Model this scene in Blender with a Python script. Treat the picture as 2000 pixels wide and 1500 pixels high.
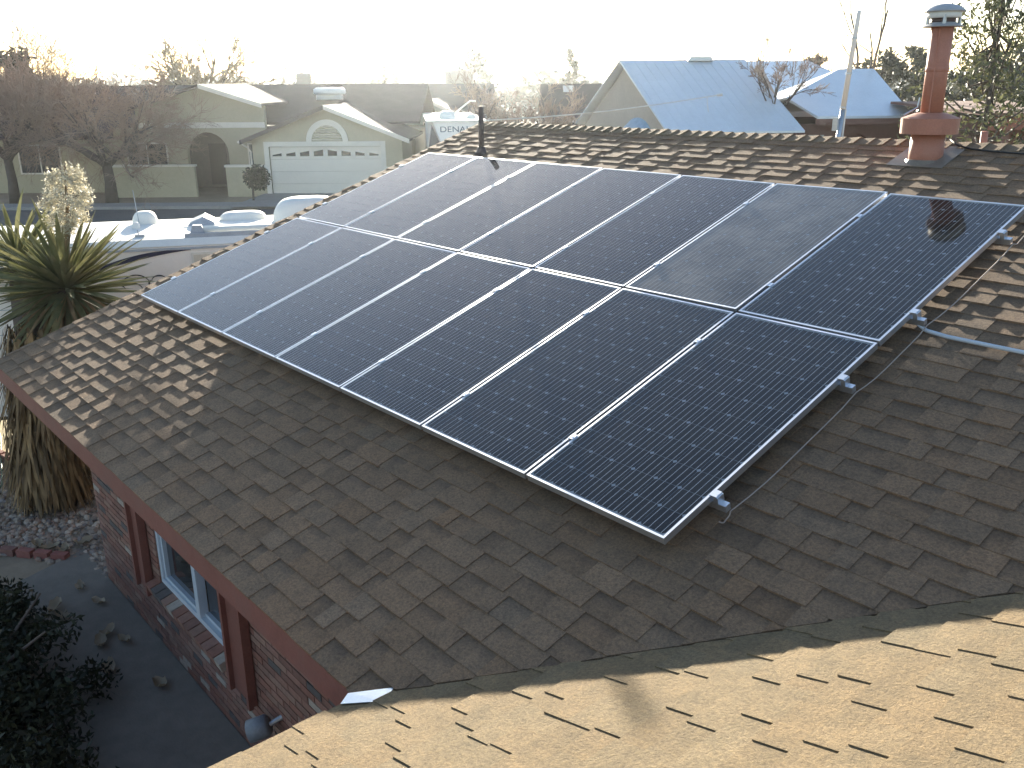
import bpy, math, random
from mathutils import Vector, Matrix, noise as mnoise

for o in list(bpy.data.objects):
    bpy.data.objects.remove(o, do_unlink=True)
scene = bpy.context.scene
COL = scene.collection
R = math.radians

# ------------------------------------------------------------------ camera
cam_data = bpy.data.cameras.new("camera")
cam_data.sensor_width = 36.0
cam_data.lens = 31.783
cam_data.clip_start = 0.05
cam_data.clip_end = 12000
camera = bpy.data.objects.new("camera", cam_data)
COL.objects.link(camera)
CAM = Vector((9.5476, -3.0531, 5.1774))
cx, cy, cz = Vector((0.650604, 0.759383, -0.00722)), Vector((-0.236194, 0.211378, 0.948436)), Vector((0.721752, -0.615352, 0.316885))
camera.matrix_world = Matrix(((cx.x, cy.x, cz.x, CAM.x), (cx.y, cy.y, cz.y, CAM.y), (cx.z, cy.z, cz.z, CAM.z), (0, 0, 0, 1)))
scene.camera = camera

# ------------------------------------------------------------------ sun and sky
SUN_DIR = Vector((-0.7998, 0.5610, 0.2130)).normalized()     # towards the sun
sun_el = math.asin(SUN_DIR.z)
sun_data = bpy.data.lights.new("sun", 'SUN')
sun_data.energy = 5.0
sun_data.angle = R(0.9)
sun_data.color = (1.0, 0.92, 0.76)
sun = bpy.data.objects.new("sun", sun_data)
COL.objects.link(sun)
sun.location = (-20, 15, 20)
sun.rotation_euler = SUN_DIR.to_track_quat('Z', 'Y').to_euler()

world = bpy.data.worlds.new("World")
scene.world = world
world.use_nodes = True
wn = world.node_tree
wn.nodes.clear()
sky = wn.nodes.new("ShaderNodeTexSky")
sky.sky_type = 'NISHITA'
sky.sun_disc = False
sky.sun_elevation = sun_el
sky.sun_rotation = math.atan2(SUN_DIR.x, SUN_DIR.y)
sky.altitude = 1200
sky.air_density = 1.0
sky.dust_density = 1.4
sky.ozone_density = 1.0
bg = wn.nodes.new("ShaderNodeBackground")
bg.inputs[1].default_value = 0.08
wo = wn.nodes.new("ShaderNodeOutputWorld")
wn.links.new(sky.outputs[0], bg.inputs[0])
wn.links.new(bg.outputs[0], wo.inputs[0])

vs = scene.view_settings
vs.view_transform = 'Standard'
vs.look = 'None'
vs.exposure = 2.08
vs.gamma = 1.0
vs.use_curve_mapping = False
cyc = scene.cycles
cyc.use_denoising = True
cyc.max_bounces = 6
cyc.diffuse_bounces = 3
cyc.glossy_bounces = 4
cyc.transparent_max_bounces = 8
cyc.volume_bounces = 0
cyc.caustics_reflective = False
cyc.caustics_refractive = False

# ------------------------------------------------------------------ frames of reference
# street frame: origin under the camera, f metres away from it, r metres to the right
FW = Vector((-0.760970, 0.648788, 0.0))
RT = Vector((0.648788, 0.760970, 0.0))
def S(r, f, z=0.0):
    return Vector((CAM.x, CAM.y, 0)) + FW * f + RT * r + Vector((0, 0, z))
SL = math.atan(1 / 3)            # 4:12 roof
CS, SN = math.cos(SL), math.sin(SL)
EY, EZ = -1.34, 2.506            # eave of the main roof
def RP(x, v, n=0.0):             # point on the main roof: x along the eave, v up the slope, n off it
    return Vector((x, EY + v * CS - n * SN, EZ + v * SN + n * CS))
WX = 6.44                        # eave of the wing, its roof climbs towards +x
def WP(y, v, n=0.0):
    return Vector((WX + v * CS - n * SN, y, EZ + v * SN + n * CS))
VR = 6.42 / CS                   # slope length to the ridge

# ------------------------------------------------------------------ mesh helpers
ORG = {}                         # world origin of each object
class MB:
    def __init__(s):
        s.v, s.f, s.tint, s.uv = [], [], [], []
    def add(s, verts, faces, tint=None, uv=None):
        b = len(s.v)
        s.v += [Vector(p) for p in verts]
        s.f += [tuple(i + b for i in fc) for fc in faces]
        s.tint += [tint or (1, 1, 1, 1)] * len(verts)
        s.uv += uv if uv else [(0, 0)] * len(verts)
        return s
    def box(s, c, size, ax=None, tint=None):
        hx, hy, hz = [k / 2 for k in size]
        X, Y, Z = ax if ax else (Vector((1, 0, 0)), Vector((0, 1, 0)), Vector((0, 0, 1)))
        c = Vector(c)
        vs_ = [c + X * (sx * hx) + Y * (sy * hy) + Z * (sz * hz) for sz in (-1, 1) for sx, sy in ((-1, -1), (1, -1), (1, 1), (-1, 1))]
        return s.add(vs_, [(3, 2, 1, 0), (4, 5, 6, 7), (0, 1, 5, 4), (1, 2, 6, 5), (2, 3, 7, 6), (3, 0, 4, 7)], tint)
    def prism(s, poly, off, tint=None):      # polygon (3d points) extruded by off
        n = len(poly)
        off = Vector(off)
        a = [Vector(p) for p in poly]
        return s.add(a + [p + off for p in a], [tuple(range(n - 1, -1, -1)), tuple(range(n, 2 * n))] + [(i, (i + 1) % n, n + (i + 1) % n, n + i) for i in range(n)], tint)
    def tube(s, pts, rad, n=8, tint=None, cap=True):
        pts = [Vector(p) for p in pts]
        if not hasattr(rad, '__len__'):
            rad = [rad] * len(pts)
        vs_, fs = [], []
        prev = None
        for i, p in enumerate(pts):
            d = (pts[min(i + 1, len(pts) - 1)] - pts[max(i - 1, 0)])
            if d.length < 1e-9:
                d = Vector((0, 0, 1))
            d.normalize()
            if prev is None:
                a = d.orthogonal().normalized()
            else:
                a = (prev - d * prev.dot(d))
                a = a.normalized() if a.length > 1e-6 else d.orthogonal().normalized()
            prev = a
            b = d.cross(a)
            for k in range(n):
                t = 2 * math.pi * k / n
                vs_.append(p + (a * math.cos(t) + b * math.sin(t)) * rad[i])
        for i in range(len(pts) - 1):
            for k in range(n):
                fs.append((i * n + k, i * n + (k + 1) % n, (i + 1) * n + (k + 1) % n, (i + 1) * n + k))
        if cap:
            fs.append(tuple(range(n - 1, -1, -1)))
            fs.append(tuple((len(pts) - 1) * n + k for k in range(n)))
        return s.add(vs_, fs, tint)
    def lathe(s, c, prof, n=28, tint=None):   # prof: (radius, z) from bottom to top
        c = Vector(c)
        vs_ = [c + Vector((r_ * math.cos(2 * math.pi * k / n), r_ * math.sin(2 * math.pi * k / n), z)) for r_, z in prof for k in range(n)]
        fs = [(i * n + k, i * n + (k + 1) % n, (i + 1) * n + (k + 1) % n, (i + 1) * n + k) for i in range(len(prof) - 1) for k in range(n)]
        fs += [tuple(range(n - 1, -1, -1)), tuple((len(prof) - 1) * n + k for k in range(n))]
        return s.add(vs_, fs, tint)
    def mesh(s, name, mat, centre, smooth=False):
        me = bpy.data.meshes.new(name)
        me.from_pydata([tuple(p - centre) for p in s.v], [], s.f)
        me.materials.append(mat)
        at = me.attributes.new("tint", 'FLOAT_COLOR', 'POINT')
        at.data.foreach_set("color", [k for t in s.tint for k in t])
        ua = me.attributes.new("tabuv", 'FLOAT2', 'POINT')
        ua.data.foreach_set("vector", [k for t in s.uv for k in t])
        if smooth:
            me.polygons.foreach_set("use_smooth", [True] * len(me.polygons))
        me.update()
        return me
    def centre(s):
        lo = [min(p[i] for p in s.v) for i in range(3)]
        hi = [max(p[i] for p in s.v) for i in range(3)]
        return Vector(((lo[0] + hi[0]) / 2, (lo[1] + hi[1]) / 2, (lo[2] + hi[2]) / 2))

def link(name, data, parent, wloc):
    o = bpy.data.objects.new(name, data)
    COL.objects.link(o)
    ORG[o.name] = Vector(wloc)
    if parent:
        o.parent = parent
        o.location = Vector(wloc) - ORG[parent.name]
    else:
        o.location = wloc
    return o
def tag(o, label=None, cat=None, group=None, kind=None):
    if label: o["label"] = label
    if cat: o["category"] = cat
    if group: o["group"] = group
    if kind: o["kind"] = kind
    return o
def thing(name, loc, label, cat, group=None):
    return tag(link(name, None, None, Vector(loc)), label, cat, group)
def part(name, mb, mat, parent=None, smooth=False, label=None, kind=None):
    c = mb.centre()
    o = link(name, mb.mesh(name, mat, c, smooth), parent, c)
    return tag(o, label, None, None, kind)
def single(name, mb, mat, label, cat, group=None, smooth=False):
    return tag(part(name, mb, mat, None, smooth), label, cat, group)
def structure(name, mb, mat):
    return tag(part(name, mb, mat), kind="structure")

# ------------------------------------------------------------------ materials
def newmat(name):
    m = bpy.data.materials.new(name)
    m.use_nodes = True
    nt = m.node_tree
    b = nt.nodes["Principled BSDF"]
    return m, nt, b
def N(nt, t, **kw):
    n = nt.nodes.new(t)
    for k, v in kw.items():
        setattr(n, k, v)
    return n
def mixrgb(nt, fac, a, b, mode='MIX'):
    m = N(nt, "ShaderNodeMix", data_type='RGBA', blend_type=mode)
    for sock, val in ((m.inputs[0], fac), (m.inputs[6], a), (m.inputs[7], b)):
        if hasattr(val, 'is_output'):
            nt.links.new(val, sock)
        else:
            sock.default_value = val
    return m.outputs[2]
def ramp(nt, src, stops):
    r_ = N(nt, "ShaderNodeValToRGB")
    e = r_.color_ramp.elements
    while len(e) < len(stops):
        e.new(0.5)
    for el, (p, c) in zip(e, stops):
        el.position = p
        el.color = c if hasattr(c, '__len__') else (c, c, c, 1)
    nt.links.new(src, r_.inputs[0])
    return r_.outputs[0]
def noise(nt, scale, detail=4, rough=0.55, coords='Object', vec=None):
    n = N(nt, "ShaderNodeTexNoise")
    n.inputs["Scale"].default_value = scale
    n.inputs["Detail"].default_value = detail
    n.inputs["Roughness"].default_value = rough
    if vec is None:
        tc = N(nt, "ShaderNodeTexCoord")
        vec = tc.outputs[coords]
    nt.links.new(vec, n.inputs["Vector"])
    return n.outputs[0]
def geopos(nt):
    return N(nt, "ShaderNodeNewGeometry").outputs["Position"]
def bump(nt, b, src, strength=0.3, dist=0.01):
    bp = N(nt, "ShaderNodeBump")
    bp.inputs["Strength"].default_value = strength
    bp.inputs["Distance"].default_value = dist
    nt.links.new(src, bp.inputs["Height"])
    nt.links.new(bp.outputs[0], b.inputs["Normal"])
def plain(name, col, rough=0.7, var=0.18, scale=6.0, metal=0.0, bmp=0.0, bscale=None, spec=0.4, tint=False, dirt=None):
    m, nt, b = newmat(name)
    pos = geopos(nt)
    n1 = noise(nt, scale, 6, 0.6, vec=pos)
    n2 = noise(nt, scale * 9, 3, 0.6, vec=pos)
    lo = tuple(max(0, k * (1 - var)) for k in col) + (1,)
    hi = tuple(min(1, k * (1 + var)) for k in col) + (1,)
    c = ramp(nt, n1, [(0.3, lo), (0.7, hi)])
    c = mixrgb(nt, 0.35, c, ramp(nt, n2, [(0.35, lo), (0.65, hi)]))
    if dirt:
        c = mixrgb(nt, ramp(nt, noise(nt, scale * 0.5, 5, 0.7, vec=pos), [(0.5, 0), (0.75, 0.6)]), c, tuple(dirt) + (1,))
    if tint:
        a = N(nt, "ShaderNodeAttribute", attribute_name="tint")
        c = mixrgb(nt, 1.0, c, a.outputs[0], 'MULTIPLY')
    nt.links.new(c, b.inputs["Base Color"])
    b.inputs["Roughness"].default_value = rough
    b.inputs["Metallic"].default_value = metal
    b.inputs["Specular IOR Level"].default_value = spec
    if bmp:
        bump(nt, b, noise(nt, bscale or scale * 8, 4, 0.6, vec=pos), bmp, 0.02)
    return m

# asphalt shingles: mineral granules, per-tab colour, soft shade painted into low tab tops
def shingle_material():
    m, nt, b = newmat("shingle granules")
    pos = geopos(nt)
    a = N(nt, "ShaderNodeAttribute", attribute_name="tint")
    uv = N(nt, "ShaderNodeAttribute", attribute_name="tabuv")
    sep = N(nt, "ShaderNodeSeparateXYZ")
    nt.links.new(uv.outputs["Vector"], sep.inputs[0])
    g1 = noise(nt, 420, 2, 0.7, vec=pos)
    g2 = noise(nt, 130, 3, 0.65, vec=pos)
    g3 = noise(nt, 9, 4, 0.6, vec=pos)
    g4 = noise(nt, 62, 2, 0.6, vec=pos)
    c = ramp(nt, g1, [(0.30, (0.055, 0.045, 0.038, 1)), (0.47, (0.15, 0.122, 0.100, 1)), (0.60, (0.20, 0.165, 0.135, 1)), (0.74, (0.36, 0.31, 0.26, 1))])
    c = mixrgb(nt, 0.5, c, ramp(nt, g2, [(0.32, (0.085, 0.072, 0.058, 1)), (0.5, (0.165, 0.138, 0.110, 1)), (0.68, (0.28, 0.235, 0.18, 1))]))
    c = mixrgb(nt, 0.35, c, ramp(nt, g3, [(0.35, (0.105, 0.09, 0.08, 1)), (0.65, (0.215, 0.17, 0.135, 1))]))
    c = mixrgb(nt, 1.0, c, ramp(nt, g4, [(0.33, (0.78, 0.77, 0.78, 1)), (0.5, (1.0, 1.0, 1.0, 1)), (0.66, (1.16, 1.13, 1.06, 1))]), 'MULTIPLY')
    c = mixrgb(nt, 1.0, c, (1.27, 1.09, 0.86, 1), 'MULTIPLY')
    c = mixrgb(nt, 1.0, c, a.outputs[0], 'MULTIPLY')
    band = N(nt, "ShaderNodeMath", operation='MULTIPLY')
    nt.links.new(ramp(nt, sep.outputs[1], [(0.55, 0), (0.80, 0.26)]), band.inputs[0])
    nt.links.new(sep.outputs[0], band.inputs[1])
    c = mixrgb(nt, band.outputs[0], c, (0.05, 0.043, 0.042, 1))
    nt.links.new(c, b.inputs["Base Color"])
    b.inputs["Roughness"].default_value = 0.92
    b.inputs["Specular IOR Level"].default_value = 0.25
    h = N(nt, "ShaderNodeMath", operation='ADD')
    nt.links.new(g1, h.inputs[0]); nt.links.new(g2, h.inputs[1])
    h2 = N(nt, "ShaderNodeMath", operation='MULTIPLY_ADD'); h2.inputs[1].default_value = 1.4
    nt.links.new(g4, h2.inputs[0]); nt.links.new(h.outputs[0], h2.inputs[2])
    bump(nt, b, h2.outputs[0], 0.75, 0.006)
    return m

def glassy(name, base, coat_rough=0.04, tan_mix=0.05, busbars=False):
    m, nt, b = newmat(name)
    pos = geopos(nt)
    c = base + (1,)
    if busbars:
        tc = N(nt, "ShaderNodeTexCoord")
        sep = N(nt, "ShaderNodeSeparateXYZ")
        nt.links.new(tc.outputs["Object"], sep.inputs[0])
        md = N(nt, "ShaderNodeMath", operation='PINGPONG'); md.inputs[1].default_value = 0.0195
        ad = N(nt, "ShaderNodeMath", operation='ADD'); ad.inputs[1].default_value = 0.39
        nt.links.new(sep.outputs[0], ad.inputs[0]); nt.links.new(ad.outputs[0], md.inputs[0])
        gt = N(nt, "ShaderNodeMath", operation='LESS_THAN'); gt.inputs[1].default_value = 0.0012
        of = N(nt, "ShaderNodeMath", operation='SUBTRACT'); of.inputs[0].default_value = 0.0195
        nt.links.new(md.outputs[0], of.inputs[1]); nt.links.new(of.outputs[0], gt.inputs[0])
        oi = N(nt, "ShaderNodeObjectInfo")
        cc = ramp(nt, oi.outputs["Random"], [(0, (base[0] * 0.8, base[1] * 0.8, base[2] * 0.85, 1)), (1, (base[0] * 1.25, base[1] * 1.25, base[2] * 1.15, 1))])
        c = mixrgb(nt, gt.outputs[0], cc, (0.48, 0.49, 0.51, 1))
    dn = noise(nt, 2.2, 7, 0.65, vec=pos)
    df = ramp(nt, dn, [(0.35, tan_mix * 0.5), (0.7, tan_mix * 1.6)])
    c = mixrgb(nt, df, c, (0.36, 0.32, 0.27, 1))
    if hasattr(c, 'is_output'):
        nt.links.new(c, b.inputs["Base Color"])
    b.inputs["Roughness"].default_value = 0.55
    b.inputs["Specular IOR Level"].default_value = 0.0
    b.inputs["Coat Weight"].default_value = 1.0
    b.inputs["Coat IOR"].default_value = 1.42
    nt.links.new(ramp(nt, dn, [(0.3, coat_rough), (0.75, coat_rough * 1.7)]), b.inputs["Coat Roughness"])
    return m

M_SH = shingle_material()
M_CELL = glassy("solar cell under glass", (0.013, 0.012, 0.012), 0.04, 0.012, True)
M_CELL_TAN = glassy("tan solar cell", (0.010, 0.010, 0.012), 0.09, 0.34, True)  # mixed far more towards tan, for one panel
M_BACK = glassy("white backsheet under glass", (0.26, 0.27, 0.28), 0.05, 0.01)
M_ALU = plain("anodised aluminium", (0.80, 0.81, 0.83), 0.36, 0.05, 14, metal=0.95)
M_GALV = plain("galvanised steel", (0.50, 0.53, 0.56), 0.42, 0.12, 20, metal=0.8)
M_RED = plain("red brown trim paint", (0.215, 0.085, 0.064), 0.66, 0.18, 7, bmp=0.12, dirt=(0.15, 0.085, 0.07))
M_REDPIPE = plain("red brown flue paint", (0.43, 0.175, 0.115), 0.6, 0.18, 9, bmp=0.08, dirt=(0.27, 0.14, 0.10))
M_DECK = plain("roof underlay", (0.06, 0.05, 0.045), 0.9)
M_MORTAR = plain("brick mortar", (0.27, 0.24, 0.215), 0.9, 0.2, 20, bmp=0.3)
M_BRICK = plain("mixed face brick", (0.46, 0.46, 0.45), 0.85, 0.22, 18, bmp=0.35, tint=True)
M_WFRAME = plain("pale aluminium window frame", (0.50, 0.56, 0.62), 0.4, 0.06, 9)
M_PANE = None
def pane_material():
    m, nt, b = newmat("dark window glass")
    b.inputs["Base Color"].default_value = (0.02, 0.023, 0.025, 1)
    b.inputs["Roughness"].default_value = 0.06
    bump(nt, b, noise(nt, 1.2, 2, 0.5, vec=geopos(nt)), 0.05, 0.05)
    b.inputs["Coat Weight"].default_value = 0.5
    return m
M_PANE = pane_material()
M_SOFFIT = plain("soffit paint", (0.20, 0.075, 0.055), 0.7)
M_DARKPIPE = plain("dark brown vent pipe", (0.085, 0.055, 0.048), 0.6)
M_CONDUIT = plain("grey conduit", (0.52, 0.56, 0.60), 0.45, 0.06, 20)
M_WIRE = plain("bare copper wire", (0.42, 0.33, 0.27), 0.45, 0.1, 40)
M_WHITE = plain("white paint", (0.74, 0.73, 0.70), 0.5, 0.05, 5)
M_BLACK = plain("black rubber", (0.018, 0.018, 0.02), 0.6)

# ------------------------------------------------------------------ ground
M_DIRT = plain("dry yard dirt", (0.30, 0.235, 0.165), 0.95, 0.22, 0.7, bmp=0.5, bscale=14)
M_ASPHALT = plain("asphalt", (0.115, 0.106, 0.100), 0.9, 0.2, 0.6, bmp=0.3, bscale=60)
M_CONC = plain("concrete", (0.30, 0.285, 0.265), 0.88, 0.14, 1.2, bmp=0.2, bscale=40, dirt=(0.17, 0.16, 0.15))
def sheet(pts, z):
    mb = MB()
    mb.add([Vector((p.x, p.y, z)) for p in pts], [tuple(range(len(pts)))])
    return mb
GR = MB()
GN = 24
gp = [[S(-5000 + 10000 * i / GN, -4500 + 10000 * j / GN, 0) for i in range(GN + 1)] for j in range(GN + 1)]
GR.add([p for row in gp for p in row], [(j * (GN + 1) + i, j * (GN + 1) + i + 1, (j + 1) * (GN + 1) + i + 1, (j + 1) * (GN + 1) + i) for j in range(GN) for i in range(GN)])
structure("ground", GR, M_DIRT)
structure("street", sheet([S(-60, 29.5), S(60, 29.5), S(60, 40.0), S(-60, 40.0)], 0.004), M_ASPHALT)
mb = MB(); mb.box(S(0, 40.1, 0.06), (120, 0.2, 0.13), (RT, FW, Vector((0, 0, 1)))); structure("kerb", mb, M_CONC)
mb = MB(); mb.box(S(0, 29.4, 0.06), (120, 0.2, 0.13), (RT, FW, Vector((0, 0, 1)))); structure("kerb", mb, M_CONC)
structure("pavement", sheet([S(-60, 40.2), S(60, 40.2), S(60, 41.4), S(-60, 41.4)], 0.12), M_CONC)
structure("driveway", sheet([S(-12.2, 39.6), S(-5.2, 39.6), S(-5.6, 44.6), S(-11.9, 44.6)], 0.136), M_CONC)
structure("driveway", sheet([Vector((-9, -3.6, 0)), Vector((-2.0, 0.4, 0)), Vector((0.4, 12, 0)), Vector((-8, 12, 0))], 0.004), plain("pale dusty drive", (0.52, 0.44, 0.29), 0.95, 0.2, 1.1, bmp=0.3, bscale=30))
structure("patio", sheet([Vector((-0.9, -0.75, 0)), Vector((6.9, -0.75, 0)), Vector((6.9, -6, 0)), Vector((0.6, -6, 0)), Vector((-0.6, -1.5, 0))], 0.03), plain("patio concrete", (0.215, 0.19, 0.16), 0.85, 0.2, 1.0, bmp=0.2, bscale=40))

# ------------------------------------------------------------------ the house under the array
rnd = random.Random(7)
house = thing("brick_house", (3, 2, 0), "low brick house in front with brown shingle roof and red brown eave boards", "house")
# roof decks
def roofslab(poly, name, label):
    mb = MB()
    up = [p for p in poly]
    mb.prism([p - Vector((0, 0, 0.10)) for p in up], (0, 0, 0.0965))
    return part(name, mb, M_DECK, house, label=label)
RX0 = -0.60
ridge_y = EY + VR * CS
ridge_z = EZ + VR * SN
main_deck = roofslab([RP(RX0 + 0.02, 0.02), RP(WX, 0.02), RP(WX + 6.42, VR), RP(RX0 + 0.02, VR)], "roof", "brown shingled main roof slope under the solar panels")
back_deck = roofslab([Vector((RX0, ridge_y, ridge_z)), Vector((13, ridge_y, ridge_z)), Vector((13, ridge_y + 6.4, EZ)), Vector((RX0, ridge_y + 6.4, EZ))], "roof", "far slope of the roof behind the ridge")
wing_deck = roofslab([WP(EY, 0.02), WP(EY - 6, 0.02), WP(EY - 6, VR), WP(EY + 6.42, VR)], "roof", "sunlit shingled roof slope in the foreground")
mb = MB(); mb.prism([Vector((12.83, -7.4, ridge_z - 0.1)), Vector((19, -7.4, EZ)), Vector((19, 11, EZ)), Vector((12.83, 11, ridge_z - 0.1))], (0, 0, 0.09))
part("roof", mb, M_SH, house, label="far slope of the front wing")

def clip(poly, a, b, c):     # keep a*x+b*y<=c
    out = []
    for i in range(len(poly)):
        p, q = poly[i], poly[(i + 1) % len(poly)]
        dp, dq = a * p[0] + b * p[1] - c, a * q[0] + b * q[1] - c
        if dp <= 0: out.append(p)
        if dp * dq < 0:
            t = dp / (dp - dq)
            out.append((p[0] + t * (q[0] - p[0]), p[1] + t * (q[1] - p[1])))
    return out
def project(p):
    d = p - CAM
    z = -d.dot(cz)
    if z < 0.1: return None
    return (1000 + 1765.7 * d.dot(cx) / z, 750 - 1765.7 * d.dot(cy) / z)
EXPO = 0.142
def tab_list(surface, u0, u1, v_max, clipline, seed, tv=0.055, band=1.0, tone=(1.20, 1.10, 1.06)):
    rg = random.Random(seed)
    out = []
    v = -0.012
    row = 0
    while v < v_max - 0.03:
        e = min(EXPO, v_max - v)
        u = u0 - rg.uniform(0, 0.3)
        high = rg.random() < 0.5
        vj = rg.uniform(-0.002, 0.002)
        while u < u1:
            w = rg.choice((0.12, 0.16, 0.2, 0.24, 0.3)) * rg.uniform(0.85, 1.15) if high else rg.choice((0.1, 0.14, 0.18, 0.22, 0.26)) * rg.uniform(0.85, 1.15)
            a, b = max(u, u0), min(u + w, u1)
            if b - a > 0.015:
                t = rg.uniform(0.0062, 0.0082); lift = rg.uniform(0.0045, 0.0058) if high else 0.0
                j0, j1 = rg.uniform(-0.003, 0.003), rg.uniform(-0.003, 0.003)
                poly = [(a, v + vj + j0), (b, v + vj + j1), (b, v + e + 0.004), (a, v + e + 0.004)]
                if clipline: poly = clip(poly, *clipline)
                if len(poly) >= 3:
                    val = rg.gauss(1.0, tv) * (1.02 if high else 0.97)
                    wm = rg.gauss(0, 0.4 * tv)
                    tint = (val * (1 + wm) * tone[0], val * tone[1], val * (1 - wm) * tone[2], 1)
                    mb = MB()
                    n = len(poly)
                    top = [surface(pu, pv, t * max(0.0, 1 - (pv - v) / e) + lift + 0.001 + rg.uniform(-0.0006, 0.0006)) for pu, pv in poly]
                    bot = [surface(pu, pv, -0.006) for pu, pv in poly]
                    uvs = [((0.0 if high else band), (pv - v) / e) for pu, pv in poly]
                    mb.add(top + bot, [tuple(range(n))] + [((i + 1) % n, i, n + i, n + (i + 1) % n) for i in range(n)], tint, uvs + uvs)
                    c = surface((a + b) / 2, v + e / 2, 0)
                    pr = [project(p) for p in top]
                    area = 0
                    if all(pr):
                        area = abs(sum(pr[i][0] * pr[(i + 1) % n][1] - pr[(i + 1) % n][0] * pr[i][1] for i in range(n))) / 2
                        mx, my = sum(p[0] for p in pr) / n, sum(p[1] for p in pr) / n
                        if not (10 < mx < 1990 and 10 < my < 1490): area = 0
                    out.append([area, mb, c, (a + b) / 2, v])
            u += w
            high = not high
        v += EXPO
        row += 1
    return out
AV0 = (0.044 - EY) / CS          # v of the array's lower edge
def main_surface(x, v, n): return RP(x, v, n)
def wing_surface(y, v, n): return WP(y, v, n)
# valley in (x, v): x - WX <= v*CS ; keep the main tabs on the left of it
main_tabs = tab_list(main_surface, RX0 - 0.015, 12.4, VR - 0.05, (1.0, -CS, WX - 0.004), 11)  # warm glare of the shaded slope is painted into the default tone
wing_tabs = tab_list(wing_surface, EY - 3.2, 5.0, 4.6, (1.0, -CS, EY - 0.010), 12, 0.045, 0.0, (0.95, 1.0, 0.91))  # same shingle, yellower tone painted for the sunlit slope
# tabs hidden under the array are never picked out singly
for t in main_tabs:
    x, v = t[3], t[4]
    if 0.3 < x < 6.6 and AV0 + 0.15 < v < AV0 + 3.7: t[0] = 0
for t in wing_tabs:
    t.append(wing_deck)
for t in main_tabs:
    t.append(main_deck)
both = sorted(main_tabs + wing_tabs, key=lambda t: -t[0])
rest = {main_deck.name: MB(), wing_deck.name: MB()}
for i, t in enumerate(both):
    if i < 300 and t[0] > 0:
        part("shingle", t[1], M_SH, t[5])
    else:
        m_ = rest[t[5].name]
        m_.add(t[1].v, t[1].f)
        m_.tint[-len(t[1].v):] = t[1].tint
        m_.uv[-len(t[1].v):] = t[1].uv
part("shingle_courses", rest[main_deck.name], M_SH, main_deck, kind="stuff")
part("shingle_courses", rest[wing_deck.name], M_SH, wing_deck, kind="stuff")
mb = MB()
rb = random.Random(5)
for k in range(44):              # the far slope, seen only along its top edge
    vv = 6.3 - k * EXPO
    x = RX0
    while x < 13:
        w = rb.uniform(0.15, 0.4)
        y0 = ridge_y + (VR - vv - EXPO) * CS
        mb.box(Vector((x + w / 2, y0 + 0.07, ridge_z - (y0 + 0.07 - ridge_y) / 3 + 0.004)), (w - 0.004, EXPO, 0.012), (Vector((1, 0, 0)), Vector((0, CS, -SN)), Vector((0, SN, CS))), (0.9 + rb.random() * 0.2,) * 3 + (1,))
        x += w
part("shingle_courses", mb, M_SH, back_deck, kind="stuff")

# ridge caps, each a folded shingle lapping the next
x = RX0 - 0.02
k = 0
rr = random.Random(3)
while x < 9.4:
    L_ = 0.145
    w = 0.15 * rr.uniform(0.95, 1.06)
    t0, t1 = 0.002, 0.017 + rr.uniform(-0.002, 0.003)
    mb = MB()
    P = []
    for xx, nn in ((x, t0), (x + L_ + 0.012, t1)):
        ap = Vector((xx, ridge_y, ridge_z + nn + 0.006))
        dn1 = Vector((0, -w * CS, -w * SN)); dn2 = Vector((0, w * CS, -w * SN))
        P += [ap + dn1, ap, ap + dn2, ap + dn1 - Vector((0, 0, 0.008 + nn * 0.6)), ap + dn2 - Vector((0, 0, 0.008 + nn * 0.6))]
    g = rr.gauss(1.1, 0.09)
    mb.add(P, [(0, 5, 6, 1), (1, 6, 7, 2), (0, 3, 8, 5), (2, 7, 9, 4), (5, 8, 9, 7, 6), (0, 1, 2, 4, 3)], (g, g, g * 0.98, 1), [(0, 0.3)] * 10)
    part("ridge_cap", mb, M_SH, main_deck)
    x += L_
    k += 1

# eave and gable boards
def board(name, a, b, h, t, n, mat=M_RED, drop=0.0, label=None):
    a, b = Vector(a), Vector(b)
    mb = MB()
    n = Vector(n)
    z = Vector((0, 0, 1))
    q = [a - z * drop, b - z * drop, b - z * (drop + h), a - z * (drop + h)]
    mb.prism(q, n * t)
    return part(name, mb, mat, house, label=label)
board("fascia", (RX0, EY + 0.03, EZ - 0.012), (WX + 0.03, EY + 0.03, EZ - 0.012), 0.17, 0.03, (0, -1, 0))
board("fascia", (WX + 0.03, EY - 6, EZ - 0.012), (WX + 0.03, EY, EZ - 0.012), 0.17, 0.03, (-1, 0, 0))
board("barge_board", RP(RX0 + 0.03, 0.0, -0.008), Vector((RX0 + 0.03, ridge_y, ridge_z - 0.008)), 0.17, 0.03, (-1, 0, 0))
board("barge_board", Vector((RX0 + 0.03, ridge_y, ridge_z - 0.008)), Vector((RX0 + 0.03, ridge_y + 6.4, EZ - 0.008)), 0.17, 0.03, (-1, 0, 0))
mb = MB(); mb.prism([Vector((RX0 + 0.04, EY + 0.04, EZ - 0.16)), Vector((WX + 0.5, EY + 0.04, EZ - 0.16)), Vector((WX + 0.5, -0.74, EZ - 0.16)), Vector((RX0 + 0.04, -0.74, EZ - 0.16))], (0, 0, 0.012))
part("soffit", mb, M_SOFFIT, house)
mb = MB(); mb.prism([Vector((WX + 0.04, EY + 0.03, EZ - 0.16)), Vector((WX + 0.7, EY + 0.03, EZ - 0.16)), Vector((WX + 0.7, EY - 6, EZ - 0.16)), Vector((WX + 0.04, EY - 6, EZ - 0.16))], (0, 0, 0.012))
part("soffit", mb, M_SOFFIT, house)
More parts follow.
